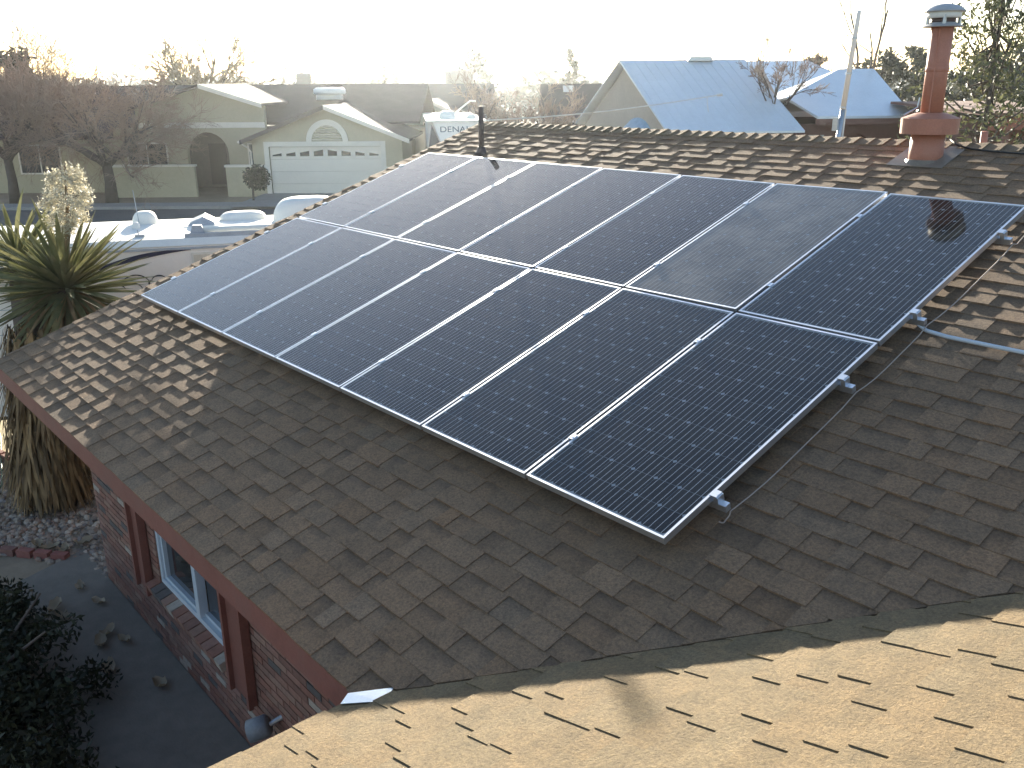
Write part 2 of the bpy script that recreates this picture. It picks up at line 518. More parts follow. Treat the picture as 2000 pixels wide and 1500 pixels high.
# valley flashing poking out at the inside corner
mb = MB()
va = Vector((WX, EY, EZ + 0.004))
mb.add([va + Vector((-0.045, -0.030, 0.010)), va + Vector((0.00, -0.095, 0.012)), va + Vector((0.16, 0.03, 0.056)), va + Vector((0.1, 0.13, 0.045)),
        va + Vector((-0.045, -0.030, 0.007)), va + Vector((0.00, -0.095, 0.009)), va + Vector((0.16, 0.03, 0.053)), va + Vector((0.1, 0.13, 0.042))],
       [(0, 1, 2, 3), (7, 6, 5, 4), (0, 4, 5, 1), (1, 5, 6, 2), (2, 6, 7, 3), (3, 7, 4, 0)])
part("valley_flashing", mb, plain("bare tin flashing", (0.62, 0.68, 0.74), 0.35, 0.1, 12, metal=0.5), house)

# brick wall with window
WY = -0.74
WIN = (1.80, 3.34, 0.80, 2.02)
def wall_piece(mb, x0, x1, z0, z1):
    mb.box(((x0 + x1) / 2, WY + 0.10, (z0 + z1) / 2), (x1 - x0, 0.2, z1 - z0))
mb = MB()
wall_piece(mb, 0.0, WIN[0], 0, EZ - 0.15); wall_piece(mb, WIN[1], WX + 0.8, 0, EZ - 0.15)
wall_piece(mb, WIN[0], WIN[1], 0, WIN[2]); wall_piece(mb, WIN[0], WIN[1], WIN[3], EZ - 0.15)
mb.box((0.1, WY + 4.5, 1.17), (0.2, 8.6, 2.34))
mb.prism([Vector((0.0, WY + 0.2, 2.34)), Vector((0.0, WY + 11.2, 2.34)), Vector((0.0, ridge_y, ridge_z - 0.12))], (0.2, 0, 0))
mb.box((WX + 0.7, EY - 3.3, 1.17), (0.2, 6.0, 2.34))
wall = part("wall", mb, M_MORTAR, house)
bt = [(0.33, 0.155, 0.115), (0.36, 0.19, 0.145), (0.27, 0.14, 0.11), (0.38, 0.23, 0.18), (0.31, 0.18, 0.14), (0.15, 0.13, 0.125), (0.50, 0.42, 0.36), (0.37, 0.20, 0.16)]
bm_cache = {}
bricks = []
rbk = random.Random(21)
BW, BH = 0.203, 0.067
row = 0
z = 0.05
def brick_mesh(w, ci):
    key = (round(w, 3), ci)
    if key not in bm_cache:
        mb = MB(); mb.box((0, 0, 0), (w, 0.024, BH - 0.011), None, tuple(k / 0.58 for k in bt[ci]) + (1,))
        bm_cache[key] = mb.mesh("brick", M_BRICK, Vector((0, 0, 0)))
    return bm_cache[key]
picks = []
while z < EZ - 0.2:
    x = 0.0 - (BW / 2 if row % 2 else 0)
    while x < WX + 0.7:
        a, b = max(x + 0.005, 0.0), min(x + BW - 0.005, WX + 0.7)
        if WIN[2] - 0.08 < z < WIN[3] + 0.0 and a < WIN[1] + 0.005 and b > WIN[0] - 0.005:
            if a < WIN[0] - 0.04: b = WIN[0] - 0.005
            elif b > WIN[1] + 0.04: a = WIN[1] + 0.005
            else: b = a
        if b - a > 0.03:
            ci = rbk.choices(range(8), (5, 5, 5, 3, 4, 2, 0.8, 3))[0]
            c = Vector(((a + b) / 2, WY - 0.004 + rbk.uniform(-0.002, 0.002), z + BH / 2))
            pr = project(c)
            picks.append((-(c - CAM).length if pr and -20 < pr[0] < 700 and 860 < pr[1] < 1500 else -99, c, round(b - a, 3) if b - a < 0.19 else 0.193, ci))
        x += BW
    z += BH
    row += 1
picks.sort(key=lambda t: -t[0])
restb = MB()
for i, (_, c, w, ci) in enumerate(picks):
    if i < 290:
        link("brick", brick_mesh(w, ci), wall, c)
    else:
        restb.box(c, (w, 0.024, BH - 0.011), None, tuple(k / 0.58 for k in bt[ci]) + (1,))
part("brick_courses", restb, M_BRICK, wall, kind="stuff")

window = link("window", None, house, Vector(((WIN[0] + WIN[1]) / 2, WY, WIN[2])))
def wbar(x0, x1, z0, z1, y, d, name="frame", mat=M_WFRAME):
    mb = MB(); mb.box(((x0 + x1) / 2, y, (z0 + z1) / 2), (x1 - x0, d, z1 - z0)); return part(name, mb, mat, window)
yw = WY + 0.045
wbar(WIN[0], WIN[1], WIN[2], WIN[2] + 0.05, yw, 0.09); wbar(WIN[0], WIN[1], WIN[3] - 0.05, WIN[3], yw, 0.09)
wbar(WIN[0], WIN[0] + 0.055, WIN[2] + 0.05, WIN[3] - 0.05, yw, 0.09); wbar(WIN[1] - 0.055, WIN[1], WIN[2] + 0.05, WIN[3] - 0.05, yw, 0.09)
wbar(2.64, 2.72, WIN[2] + 0.05, WIN[3] - 0.05, yw - 0.012, 0.075, "mullion")
wbar(1.86, 2.64, WIN[2] + 0.052, WIN[2] + 0.085, yw - 0.002, 0.05, "sash"); wbar(2.72, 3.28, WIN[2] + 0.052, WIN[2] + 0.085, yw + 0.02, 0.05, "sash")
wbar(1.857, 1.90, WIN[2] + 0.086, WIN[3] - 0.052, yw - 0.002, 0.05, "sash")
wbar(1.855, 2.641, WIN[2] + 0.05, WIN[3] - 0.05, yw + 0.012, 0.006, "pane", M_PANE); wbar(2.719, 3.286, WIN[2] + 0.05, WIN[3] - 0.05, yw + 0.034, 0.006, "pane", M_PANE)
for i in range(13):              # sloping brick-on-edge sill
    x = 1.74 + i * 0.128
    mb = MB()
    a = R(14)
    mb.box((x, WY - 0.035, WIN[2] - 0.055), (0.113, 0.15, 0.085), (Vector((1, 0, 0)), Vector((0, math.cos(a), math.sin(a))), Vector((0, -math.sin(a), math.cos(a)))), tuple(k / 0.58 for k in bt[rbk.randrange(8)]) + (1,))
    part("sill_brick", mb, M_BRICK, window)
for x0, x1, lab in ((1.30, 1.62, None), (3.42, 3.80, None)):      # shutters of upright red boards with battens
    sh = link("shutter", None, house, Vector((x0, WY - 0.05, 0.6)))
    mb = MB(); mb.box(((x0 + x1) / 2, WY - 0.04, 1.42), (x1 - x0, 0.03, 1.62)); part("board", mb, M_RED, sh)
    for xx in (x0 + 0.02, x1 - 0.02):
        mb = MB(); mb.box((xx, WY - 0.075, 1.42), (0.04, 0.04, 1.66)); part("batten", mb, M_RED, sh)
# wall light: a grey drum on a bracket
lamp = link("wall_lamp", None, house, Vector((4.05, -0.9, 0.75)))
def cyl(mb, a, b, r0, r1, n=20):
    return mb.tube([a, b], [r0, r1], n)
mb = MB()
la, lb = Vector((4.17, -0.84, 0.70)), Vector((4.09, -0.97, 0.655))
mb.tube([la, la + (lb - la) * 0.12, la + (lb - la) * 0.98, lb], [0.065, 0.085, 0.085, 0.078], 22)
part("drum", mb, plain("grey lamp enamel", (0.20, 0.22, 0.25), 0.45), lamp, True)
mb = MB(); mb.tube([Vector((4.2, WY, 0.74)), la], 0.02, 10); part("bracket", mb, M_GALV, lamp)
mb = MB(); mb.tube([lb + (lb - la).normalized() * 0.001, lb + (lb - la).normalized() * 0.006], 0.03, 16); part("lens", mb, M_PANE, lamp)

M_CAP = plain('weathered grey cap', (0.40, 0.40, 0.41), 0.5, 0.15, 14, metal=0.15, dirt=(0.25, 0.24, 0.24))
# flue pipe on the ridge side
fx, fy, fz = 5.835, 4.745, 4.53
flue = link("flue_pipe", None, house, Vector((fx, fy, fz)))
mb = MB(); mb.lathe((fx, fy, fz), [(0.136, -0.12), (0.136, 0.21)], 36); part("base_pipe", mb, M_REDPIPE, flue, True)
mb = MB(); mb.lathe((fx, fy, fz), [(0.14, 0.205), (0.228, 0.21), (0.23, 0.335), (0.215, 0.34), (0.125, 0.375), (0.09, 0.38)], 36); part("storm_collar", mb, M_REDPIPE, flue)
mb = MB(); mb.lathe((fx, fy, fz), [(0.087, 0.36), (0.087, 1.05)], 36); part("upper_pipe", mb, M_REDPIPE, flue, True)
mb = MB(); mb.lathe((fx, fy, fz), [(0.155, 1.045), (0.158, 1.050), (0.11, 1.072), (0.10, 1.08)], 36); part("cap_plate", mb, M_CAP, flue)
mb = MB(); mb.lathe((fx, fy, fz), [(0.092, 1.08), (0.092, 1.115)], 30); part("cap_neck", mb, M_DARKPIPE, flue, True)
for k in range(4):
    a = k * math.pi / 2 + 0.5
    mb = MB(); mb.box((fx + 0.118 * math.cos(a), fy + 0.118 * math.sin(a), fz + 1.10), (0.02, 0.02, 0.07)); part("cap_strut", mb, M_GALV, flue)
mb = MB(); mb.lathe((fx, fy, fz), [(0.118, 1.112), (0.126, 1.117), (0.132, 1.165)], 36); part("cap_band", mb, M_WHITE, flue, True)
mb = MB(); mb.lathe((fx, fy, fz), [(0.16, 1.160), (0.16, 1.165), (0.14, 1.184), (0.095, 1.208), (0.05, 1.219), (0.004, 1.223)], 36); part("cap_dome", mb, M_CAP, flue, True)
mb = MB()
mb.add([RP(fx - 0.24, VR - 0.56, 0.016), RP(fx + 0.24, VR - 0.56, 0.016), RP(fx + 0.24, VR - 0.1, 0.016), RP(fx - 0.24, VR - 0.1, 0.016),
        RP(fx - 0.24, VR - 0.56, 0.010), RP(fx + 0.24, VR - 0.56, 0.010), RP(fx + 0.24, VR - 0.1, 0.010), RP(fx - 0.24, VR - 0.1, 0.010)],
       [(0, 1, 2, 3), (0, 4, 5, 1), (1, 5, 6, 2), (2, 6, 7, 3), (3, 7, 4, 0)])
mb.lathe((fx, fy, fz), [(0.21, -0.08), (0.18, -0.04), (0.153, 0.0)], 30)
part("flashing", mb, plain("flue flashing", (0.21, 0.17, 0.135), 0.5), flue)
mb = MB(); mb.tube([Vector((fx + 0.020, fy - 0.086, fz + 0.37)), Vector((fx + 0.020, fy - 0.086, fz + 1.045))], 0.006, 6); part('seam', mb, M_REDPIPE, flue)
mb = MB(); mb.lathe((fx, fy, fz), [(0.088, 0.70), (0.0915, 0.705), (0.0915, 0.735), (0.088, 0.74)], 36); part('joint_ring', mb, M_REDPIPE, flue, True)
# cap strap bits shining on the collar
mb = MB(); mb.tube([Vector((fx - 0.085, fy - 0.06, fz + 0.50)), Vector((fx - 0.09, fy - 0.07, fz + 0.42)), Vector((fx - 0.13, fy - 0.12, fz + 0.385)), Vector((fx - 0.16, fy - 0.15, fz + 0.36))], 0.007, 8); part("strap", mb, M_GALV, flue)
# vent pipes
vp = link("vent_pipe", None, house, Vector((0.54, 4.156, 4.3)))
mb = MB(); mb.tube([Vector((0.54, 4.156, 4.28)), Vector((0.545, 4.156, 4.90))], 0.033, 18); part("pipe", mb, M_DARKPIPE, vp, True)
mb = MB(); mb.lathe((0.54, 4.156, 4.34), [(0.12, -0.03), (0.06, 0.03), (0.045, 0.08)], 20); part("boot", mb, M_DARKPIPE, vp, True)
p0 = S(4.75, 9.35, 4.30); p1 = S(4.74, 9.35, 4.675)
vp2 = link("vent_pipe", None, house, p0)
mb = MB(); mb.tube([p0, p1], 0.034, 16); part("pipe", mb, M_REDPIPE, vp2, True)
mb = MB(); mb.lathe(p0, [(0.10, 0.0), (0.05, 0.06), (0.037, 0.09)], 18); part("boot", mb, M_DARKPIPE, vp2, True)

# ------------------------------------------------------------------ solar array
PW, PL, PITCH, ROWP = 0.992, 1.956, 1.012, 1.980
PN = 0.140
mb = MB()
FL, FH = 0.014, 0.040
def ring(mb, w0, w1, n0, n1):
    pass
# frame: four mitred bars with a lip over the glass
o4 = [(0, 0), (PW, 0), (PW, PL), (0, PL)]
i4 = [(FL, FL), (PW - FL, FL), (PW - FL, PL - FL), (FL, PL - FL)]
v_ = [(x, y, 0) for x, y in o4] + [(x, y, 0) for x, y in i4] + [(x, y, -FH) for x, y in o4] + [(x, y, -FH) for x, y in i4]
f_ = []
for k in range(4):
    n_ = (k + 1) % 4
    f_ += [(k, n_, 4 + n_, 4 + k), (8 + k, 8 + n_, n_, k), (4 + k, 4 + n_, 12 + n_, 12 + k), (8 + n_, 8 + k, 12 + k, 12 + n_)]
mb.add(v_, f_)
# shadow groove along the outside of the bars
ME_FRAME = mb.mesh("frame", M_ALU, Vector((0, 0, 0)))
mb = MB(); mb.box((PW / 2, PL / 2, -0.0065), (PW - 2 * FL + 0.002, PL - 2 * FL + 0.002, 0.005))
ME_LAM = mb.mesh("laminate", M_BACK, Vector((0, 0, 0)))
CP, CH, CC = 0.1588, 0.0782, 0.0125
mb = MB()
oct_ = [(-CH + CC, -CH), (CH - CC, -CH), (CH, -CH + CC), (CH, CH - CC), (CH - CC, CH), (-CH + CC, CH), (-CH, CH - CC), (-CH, -CH + CC)]
mb.prism([Vector((x, y, -0.0003)) for x, y in oct_], (0, 0, 0.0006))
ME_CELL = mb.mesh("cell", M_CELL, Vector((0, 0, 0)))
ME_CELL_TAN = mb.mesh("cell", M_CELL_TAN, Vector((0, 0, 0)))
ROT = Matrix.Rotation(SL, 4, 'X')
ordw = ["first", "second", "third", "fourth", "fifth", "sixth", "seventh"]
for j in range(2):
    for i in range(7):
        x0 = i * PITCH + 0.010
        v0 = AV0 + j * ROWP + 0.002
        if j == 0 and i == 6: lab = "nearest solar panel of the lower row, its corner pointing at the viewer"
        elif j == 1 and i == 6: lab = "rightmost dark solar panel of the upper row, nearest the chimney pipe"
        elif j == 0 and i == 0: lab = "far left solar panel of the lower row beside the spiky yucca"
        elif j == 1 and i == 0: lab = "far left solar panel of the upper row, below the dark vent pipe"
        else: lab = "%s solar panel from the far gable end in the %s row" % (ordw[i], "lower" if j == 0 else "upper")
        p = thing("solar_panel", RP(x0, v0, PN), lab, "solar panel", "solar panels in the roof array")
        rg = random.Random(i * 10 + j)
        tw = Matrix.Rotation(R(rg.uniform(-0.12, 0.12)), 4, 'Y')
        if (i, j) == (5, 1): tw = Matrix.Rotation(R(-0.6), 4, 'Y')
        p.matrix_world = Matrix.Translation(RP(x0, v0, PN)) @ ROT @ tw
        def sub(name, me, par, loc):
            o = bpy.data.objects.new(name, me); COL.objects.link(o); o.parent = par; o.location = loc; return o
        sub("frame", ME_FRAME, p, (0, 0, 0))
        lam = sub("laminate", ME_LAM, p, (0, 0, 0))
        for a in range(6):
            for b in range(12):
                sub("cell", ME_CELL_TAN if (i, j) == (5, 1) else ME_CELL, lam, (PW / 2 + (a - 2.5) * CP, PL / 2 + (b - 5.5) * CP, -0.0036))
# rails with clamps and feet
for k, rv in enumerate((0.391, 1.557, 2.358, 3.507)):
    pos = ["lowest", "second lowest", "second highest", "highest"][k]
    rl = thing("mounting_rail", RP(-0.05, AV0 + rv, 0.06), "%s of the four aluminium rails under the solar panels, end clamp showing at right" % pos, "rail", "rails under the solar array")
    ex = (Vector((1, 0, 0)), Vector((0, CS, SN)), Vector((0, -SN, CS)))
    mb = MB(); mb.box(RP((-0.03 + 7.155) / 2, AV0 + rv, 0.0795), (7.185, 0.038, 0.039), ex); part("rail_bar", mb, M_ALU, rl)
    for xx in [i * PITCH for i in range(1, 7)]:
        mb = MB(); mb.box(RP(xx, AV0 + rv, 0.1435), (0.036, 0.045, 0.007), ex); mb.tube([RP(xx, AV0 + rv, 0.146), RP(xx, AV0 + rv, 0.149)], 0.006, 8)
        part("mid_clamp", mb, M_ALU, rl)
    for xx, sg in ((0.0, -1), (7 * PITCH, 1)):
        mb = MB(); mb.box(RP(xx + sg * 0.020, AV0 + rv, 0.120), (0.028, 0.05, 0.042), ex); mb.box(RP(xx + sg * 0.004, AV0 + rv, 0.1435), (0.044, 0.05, 0.006), ex)
        mb.tube([RP(xx + sg * 0.02, AV0 + rv, 0.142), RP(xx + sg * 0.02, AV0 + rv, 0.148)], 0.007, 8)
        part("end_clamp", mb, M_ALU, rl)
    for xx in (0.3, 2.1, 3.9, 5.7, 6.95):
        mb = MB(); mb.box(RP(xx, AV0 + rv - 0.024, 0.05), (0.05, 0.008, 0.095), ex); mb.box(RP(xx, AV0 + rv - 0.06, 0.014), (0.05, 0.075, 0.008), ex)
        mb.tube([RP(xx, AV0 + rv - 0.05, 0.075), RP(xx, AV0 + rv - 0.01, 0.075)], 0.007, 8)
        part("rail_foot", mb, M_ALU, rl)
mb = MB()
pts = []
vs_ = [0.30, 0.391, 1.557, 2.358, 3.507, 3.7]
for a, b in zip(vs_[:-1], vs_[1:]):
    for q in range(8):
        t = q / 8
        pts.append(RP(7.165 + 0.004 * math.sin(q), AV0 + a + (b - a) * t, 0.062 - 0.03 * 4 * t * (1 - t)))
mb.tube(pts, 0.0035, 6)
single("ground_wire", mb, M_WIRE, "thin bare wire running along the right side of the panels between rail ends", "wire")
mb = MB()
cpts = [RP(7.09, AV0 + 2.36, 0.075), RP(7.12, AV0 + 2.35, 0.06), RP(7.17, AV0 + 2.34, 0.035), RP(7.30, AV0 + 2.33, 0.028), RP(7.7, AV0 + 2.325, 0.028), RP(8.6, AV0 + 2.32, 0.028), RP(9.6, AV0 + 2.31, 0.028)]
mb.tube(cpts, 0.0125, 12)
single("conduit_pipe", mb, M_CONDUIT, "grey electrical conduit leaving the array across the shingles at right", "conduit", smooth=True)
mb = MB()
cp = [(5.90, VR - 0.04, 0.05), (5.98, VR - 0.10, 0.03), (6.12, VR - 0.15, 0.022), (6.3, VR - 0.18, 0.022), (6.6, VR - 0.20, 0.022), (7.2, VR - 0.21, 0.022), (8.4, VR - 0.2, 0.022)]
mb.tube([RP(*c) for c in cp], 0.008, 8)
single("black_cable", mb, M_BLACK, "dark cable lying on the shingles right of the chimney pipe just below the ridge", "cable", smooth=True)
# leaning antenna mast on the far slope
A_, B_ = S(4.16, 12.0, 3.66), S(4.31, 12.0, 5.98)
mast = thing("antenna_mast", A_, "leaning white pole standing behind the ridge left of the chimney pipe", "mast")
mb = MB(); mb.tube([A_, A_.lerp(B_, 0.50)], 0.030, 14); part("lower_pole", mb, M_GALV, mast, True)
mb = MB(); mb.tube([A_.lerp(B_, 0.50), A_.lerp(B_, 0.985), B_], [0.034, 0.028, 0.024], 14); part("upper_pole", mb, M_WHITE, mast, True)
for t in (0.505, 0.68, 0.86):
    mb = MB(); c = A_.lerp(B_, t); mb.tube([c, c + (B_ - A_) * 0.008], 0.038, 14); part("clamp", mb, M_GALV, mast)
mb = MB(); mb.tube([A_.lerp(B_, 0.08) + RT * 0.07, A_.lerp(B_, 0.35) + RT * 0.05, A_.lerp(B_, 0.5) + RT * 0.035], 0.012, 8); part("cable", mb, M_WHITE, mast)
mb = MB(); mb.box(A_.lerp(B_, 0.42) - RT * 0.06, (0.07, 0.05, 0.16)); part("junction_box", mb, M_GALV, mast)
# whip of thin white wire from the far end of the ridge
mb = MB()
wa, wb = S(-0.36, 12.85, 4.68), S(2.72, 12.3, 5.0)
mb.tube([wa + (wb - wa) * (k / 12) + Vector((0, 0, -0.05 * math.sin(math.pi * k / 12))) for k in range(13)], 0.007, 6)
mb.tube([wb - (wb - wa) * 0.01, wb + (wb - wa) * 0.012], 0.018, 8)
d0 = wb - (wb - wa) * 0.05
mb.tube([d0, d0 + Vector((0.01, 0.0, -0.1)), d0 + RT * 0.03 - Vector((0, 0, 0.2))], 0.005, 6)
single("antenna_wire", mb, M_WHITE, "thin white wire rising rightwards from the far end of the ridge to a small knob", "wire")
# ------------------------------------------------------------------ neighbouring houses
ZV = Vector((0, 0, 1))
M_STUCCO = plain("olive stucco", (0.44, 0.39, 0.27), 0.9, 0.08, 0.8, bmp=0.25, bscale=30)
M_TANST = plain("tan stucco", (0.50, 0.42, 0.34), 0.9, 0.08, 0.8, bmp=0.25, bscale=30)
M_BROWNROOF = plain("brown composition roof", (0.070, 0.055, 0.054), 0.95, 0.18, 1.5, bmp=0.4, bscale=20, spec=0.12)
M_METALROOF = plain("pale galvanised metal roof", (0.72, 0.76, 0.79), 0.36, 0.06, 0.8, metal=0.25)
M_TRIM = plain("off white trim", (0.72, 0.67, 0.58), 0.6, 0.06, 3)
M_GDOOR = plain("white garage door", (0.76, 0.70, 0.60), 0.5, 0.04, 2)
M_ADOBE = plain("red brown adobe", (0.22, 0.115, 0.085), 0.9, 0.12, 1.0, bmp=0.2, bscale=20)
M_BLOCK = plain("grey block wall", (0.26, 0.235, 0.215), 0.9, 0.12, 1.4, bmp=0.3, bscale=25)
M_PORCH = plain("porch brown with painted shade", (0.15, 0.115, 0.095), 0.9)  # shade inside the porch is painted into its walls and ceiling
M_WOODDOOR = plain("dark wooden door", (0.06, 0.035, 0.028), 0.6)

class Frame:
    """local frame: a to the right along a facade, b away behind it, z up"""
    def __init__(s, r, f, yaw=0.0):
        s.o = S(r, f)
        s.x = RT * math.cos(yaw) + FW * math.sin(yaw)
        s.y = FW * math.cos(yaw) - RT * math.sin(yaw)
    def __call__(s, a, b, z):
        return s.o + s.x * a + s.y * b + ZV * z
    def ax(s):
        return (s.x, s.y, ZV)
def fbox(mb, F, a0, a1, b0, b1, z0, z1, tint=None):
    return mb.box(F((a0 + a1) / 2, (b0 + b1) / 2, (z0 + z1) / 2), (a1 - a0, b1 - b0, z1 - z0), F.ax(), tint)
def bpart(name, mat, root, F, *boxes, label=None):
    mb = MB()
    for b in boxes: fbox(mb, F, *b)
    return part(name, mb, mat, root, label=label)
def slab(mb, pts, t=0.12):
    return mb.prism([p - ZV * t for p in pts], ZV * t)
def arch_wall(mb, F, a0, a1, z0, z1, ac, hw, spring, b0, th):
    """wall with an arched opening centred at ac"""
    n = 12
    fbox(mb, F, a0, ac - hw, b0, b0 + th, z0, z1)
    fbox(mb, F, ac + hw, a1, b0, b0 + th, z0, z1)
    for k in range(n):
        t0, t1 = math.pi * (1 - k / n), math.pi * (1 - (k + 1) / n)
        p = [F(ac + hw * math.cos(t0), b0, spring + hw * math.sin(t0)), F(ac + hw * math.cos(t1), b0, spring + hw * math.sin(t1)), F(ac + hw * math.cos(t1), b0, z1), F(ac + hw * math.cos(t0), b0, z1)]
        mb.prism(p, F.y * th)
    return mb
def house_window(root, F, a0, a1, b, z0, z1, bars=1, mat=None):
    w = link("window", None, root, F((a0 + a1) / 2, b, z0))
    t = 0.07
    bpart("pane", M_PANE, w, F, (a0, a1, b - 0.015, b + 0.03, z0, z1))
    bpart("frame", mat or M_TRIM, w, F, (a0 - t, a1 + t, b - 0.05, b - 0.002, z0 - t, z0), (a0 - t, a1 + t, b - 0.05, b - 0.002, z1, z1 + t), (a0 - t, a0, b - 0.05, b - 0.002, z0, z1), (a1, a1 + t, b - 0.05, b - 0.002, z0, z1))
    for k in range(bars):
        x = a0 + (a1 - a0) * (k + 1) / (bars + 1)
        bpart("glazing_bar", mat or M_TRIM, w, F, (x - 0.025, x + 0.025, b - 0.04, b - 0.017, z0, z1))
    return w

# --- olive stucco house with the white garage door, across the street
A = Frame(0, 44.5)
hA = thing("stucco_house", A(-9, 3, 0), "olive stucco house across the street with white arched garage door trim", "house")
# garage block
mb = MB()
fbox(mb, A, -12.3, -11.6, 0, 0.25, 0, 2.55); fbox(mb, A, -6.1, -5.15, 0, 0.25, 0, 2.55)
mb.prism([A(-12.3, 0, 2.4), A(-5.15, 0, 2.4), A(-5.15, 0, 2.78), A(-8.7, 0, 4.12), A(-12.3, 0, 2.78)], A.y * 0.25)
fbox(mb, A, -12.3, -12.05, 0.25, 5, 0, 2.75); fbox(mb, A, -5.4, -5.15, 0.25, 6, 0, 2.75)
part("wall", mb, M_STUCCO, hA, label="olive garage front wall with shallow gable")
mb = MB()
slab(mb, [A(-12.75, -0.45, 2.66), A(-8.7, -0.45, 4.22), A(-8.7, 6.5, 4.22), A(-12.75, 6.5, 2.66)])
slab(mb, [A(-8.7, -0.45, 4.22), A(-4.75, -0.45, 2.66), A(-4.75, 6.5, 2.66), A(-8.7, 6.5, 4.22)])
gr_roof = part("roof", mb, M_BROWNROOF, hA, label="gable roof over the garage")
def rake(F, a0, z0, a1, z1, b):
    mb = MB(); mb.prism([F(a0, b, z0), F(a1, b, z1), F(a1, b, z1 - 0.2), F(a0, b, z0 - 0.2)], F.y * 0.05); return mb
part("barge_board", rake(A, -12.75, 2.66, -8.7, 4.22, -0.51), M_BROWNROOF, gr_roof); part("barge_board", rake(A, -8.7, 4.22, -4.75, 2.66, -0.51), M_TRIM, gr_roof)  # right board is off-white to paint in sun on the roof edge
door = link("garage_door", None, hA, A(-8.85, 0, 0))
for k in range(4):
    bpart("door_section", M_GDOOR, door, A, (-11.5, -6.2, 0.09, 0.14, k * 0.575 + 0.01, (k + 1) * 0.575))
for k in range(8):
    a = -11.5 + 5.3 * (k + 0.5) / 8
    h = [0.10, 0.15, 0.20, 0.25, 0.25, 0.20, 0.15, 0.10][k]
    s = 1 if k < 4 else -1
    mb = MB(); mb.prism([A(a - 0.22, 0.07, 1.88), A(a + 0.22, 0.07, 1.88), A(a + 0.22, 0.07, 1.88 + h + s * 0.04), A(a - 0.22, 0.07, 1.88 + h - s * 0.04)], A.y * 0.018)
    part("door_light", mb, M_PANE, door)
bpart("door_trim", M_TRIM, hA, A, (-11.75, -11.52, -0.05, -0.002, 0, 2.56), (-6.18, -5.95, -0.05, -0.002, 0, 2.56), (-11.52, -6.18, -0.05, -0.002, 2.33, 2.56))
arch = link("arched_vent", None, hA, A(-8.7, 0, 2.56))
mb = MB(); n = 20
for k in range(n):
    t0, t1 = math.pi * k / n, math.pi * (k + 1) / n
    q = [A(-8.7 + r_ * math.cos(t), -0.07, 2.56 + r_ * math.sin(t)) for r_, t in ((0.74, t0), (1.0, t0), (1.0, t1), (0.74, t1))]
    mb.prism(q, A.y * 0.068)
part("arch_trim", mb, M_TRIM, arch)
for k in range(6):
    z = 2.58 + k * 0.115
    w = math.sqrt(max(0.0, 0.72 ** 2 - (z + 0.09 - 2.56) ** 2))
    mb = MB(); mb.box(A(-8.7, -0.03, z + 0.05), (2 * w, 0.015, 0.12), (A.x, (A.y * 0.6 + ZV * 0.8).normalized(), (ZV * 0.6 - A.y * 0.8).normalized())); part("louvre", mb, M_TRIM, arch)
gt_ = link('gutter', None, hA, A(-12.8, 0, 2.6))
mb = MB(); mb.tube([A(-12.82, -0.45, 2.58), A(-12.82, 6.4, 2.58)], 0.06, 8); part('trough', mb, M_TRIM, gt_)
mb = MB(); mb.tube([A(-12.82, -0.35, 2.56), A(-12.5, -0.08, 2.3), A(-12.38, -0.06, 2.1), A(-12.38, -0.06, 1.5)], 0.04, 8); part('downpipe', mb, M_TRIM, gt_)
# low walls either side of the porch
bpart("wall", M_STUCCO, hA, A, (-19.3, -15.15, -0.1, 0.15, 0, 1.44), label="low olive garden wall with pale coping")
bpart("coping", M_TRIM, hA, A, (-19.35, -15.1, -0.14, 0.19, 1.44, 1.53)); bpart("wall", M_STUCCO, hA, A, (-13.65, -12.31, -0.1, 0.15, 0, 1.40)); bpart("coping", M_TRIM, hA, A, (-13.7, -12.31, -0.14, 0.19, 1.40, 1.50))
bpart("band_trim", M_TRIM, hA, A, (-12.33, -11.75, -0.04, -0.002, 1.36, 1.5)); bpart("band_trim", M_TRIM, hA, A, (-5.95, -5.12, -0.04, -0.002, 1.2, 1.36))
# porch gable with arch
mb = MB()
arch_wall(mb, A, -19.5, -12.0, 0, 3.15, -14.95, 1.02, 1.92, 1.6, 0.3)
mb.prism([A(-18.3, 1.6, 3.15), A(-12.0, 1.6, 3.15), A(-12.0, 1.6, 4.15), A(-14.9, 1.6, 5.06), A(-18.3, 1.6, 4.15)], A.y * 0.3)
part("wall", mb, M_STUCCO, hA, label="porch wall with arched opening")
mb = MB()
slab(mb, [A(-18.6, 1.0, 4.08), A(-14.9, 1.0, 5.2), A(-14.9, 9.5, 5.2), A(-18.6, 9.5, 4.08)])
slab(mb, [A(-14.9, 1.0, 5.2), A(-11.95, 1.0, 4.28), A(-11.95, 7, 4.28), A(-14.9, 9.5, 5.2)])
pr_ = part("roof", mb, M_BROWNROOF, hA, label="gable roof over the porch")
part("barge_board", rake(A, -14.9, 5.2, -11.95, 4.28, 0.94), M_TRIM, pr_)  # sunlit right edge of this roof, painted as a pale board
bpart("beam", M_TRIM, hA, A, (-18.3, -12.02, 1.54, 1.598, 3.14, 3.4))
bpart("door", M_WOODDOOR, hA, A, (-15.75, -14.85, 4.2, 4.26, 0.15, 2.25)); house_window(hA, A, -14.45, -13.6, 4.2, 0.95, 2.3, 0)
bpart("wall", M_PORCH, hA, A, (-19.5, -12.0, 4.26, 4.45, 0, 3.1)); house_window(hA, A, -12.9, -12.45, 1.6, 1.15, 2.35, 0)
house_window(hA, A, -18.9, -17.0, 1.6, 1.1, 2.4, 1)
bpart("porch_ceiling", M_PORCH, hA, A, (-19.5, -12.0, 1.9, 4.26, 3.0, 3.1)); bpart("wall", M_PORCH, hA, A, (-13.0, -12.75, 1.9, 4.26, 0, 3.0), (-17.2, -16.95, 1.9, 4.26, 0, 3.0))
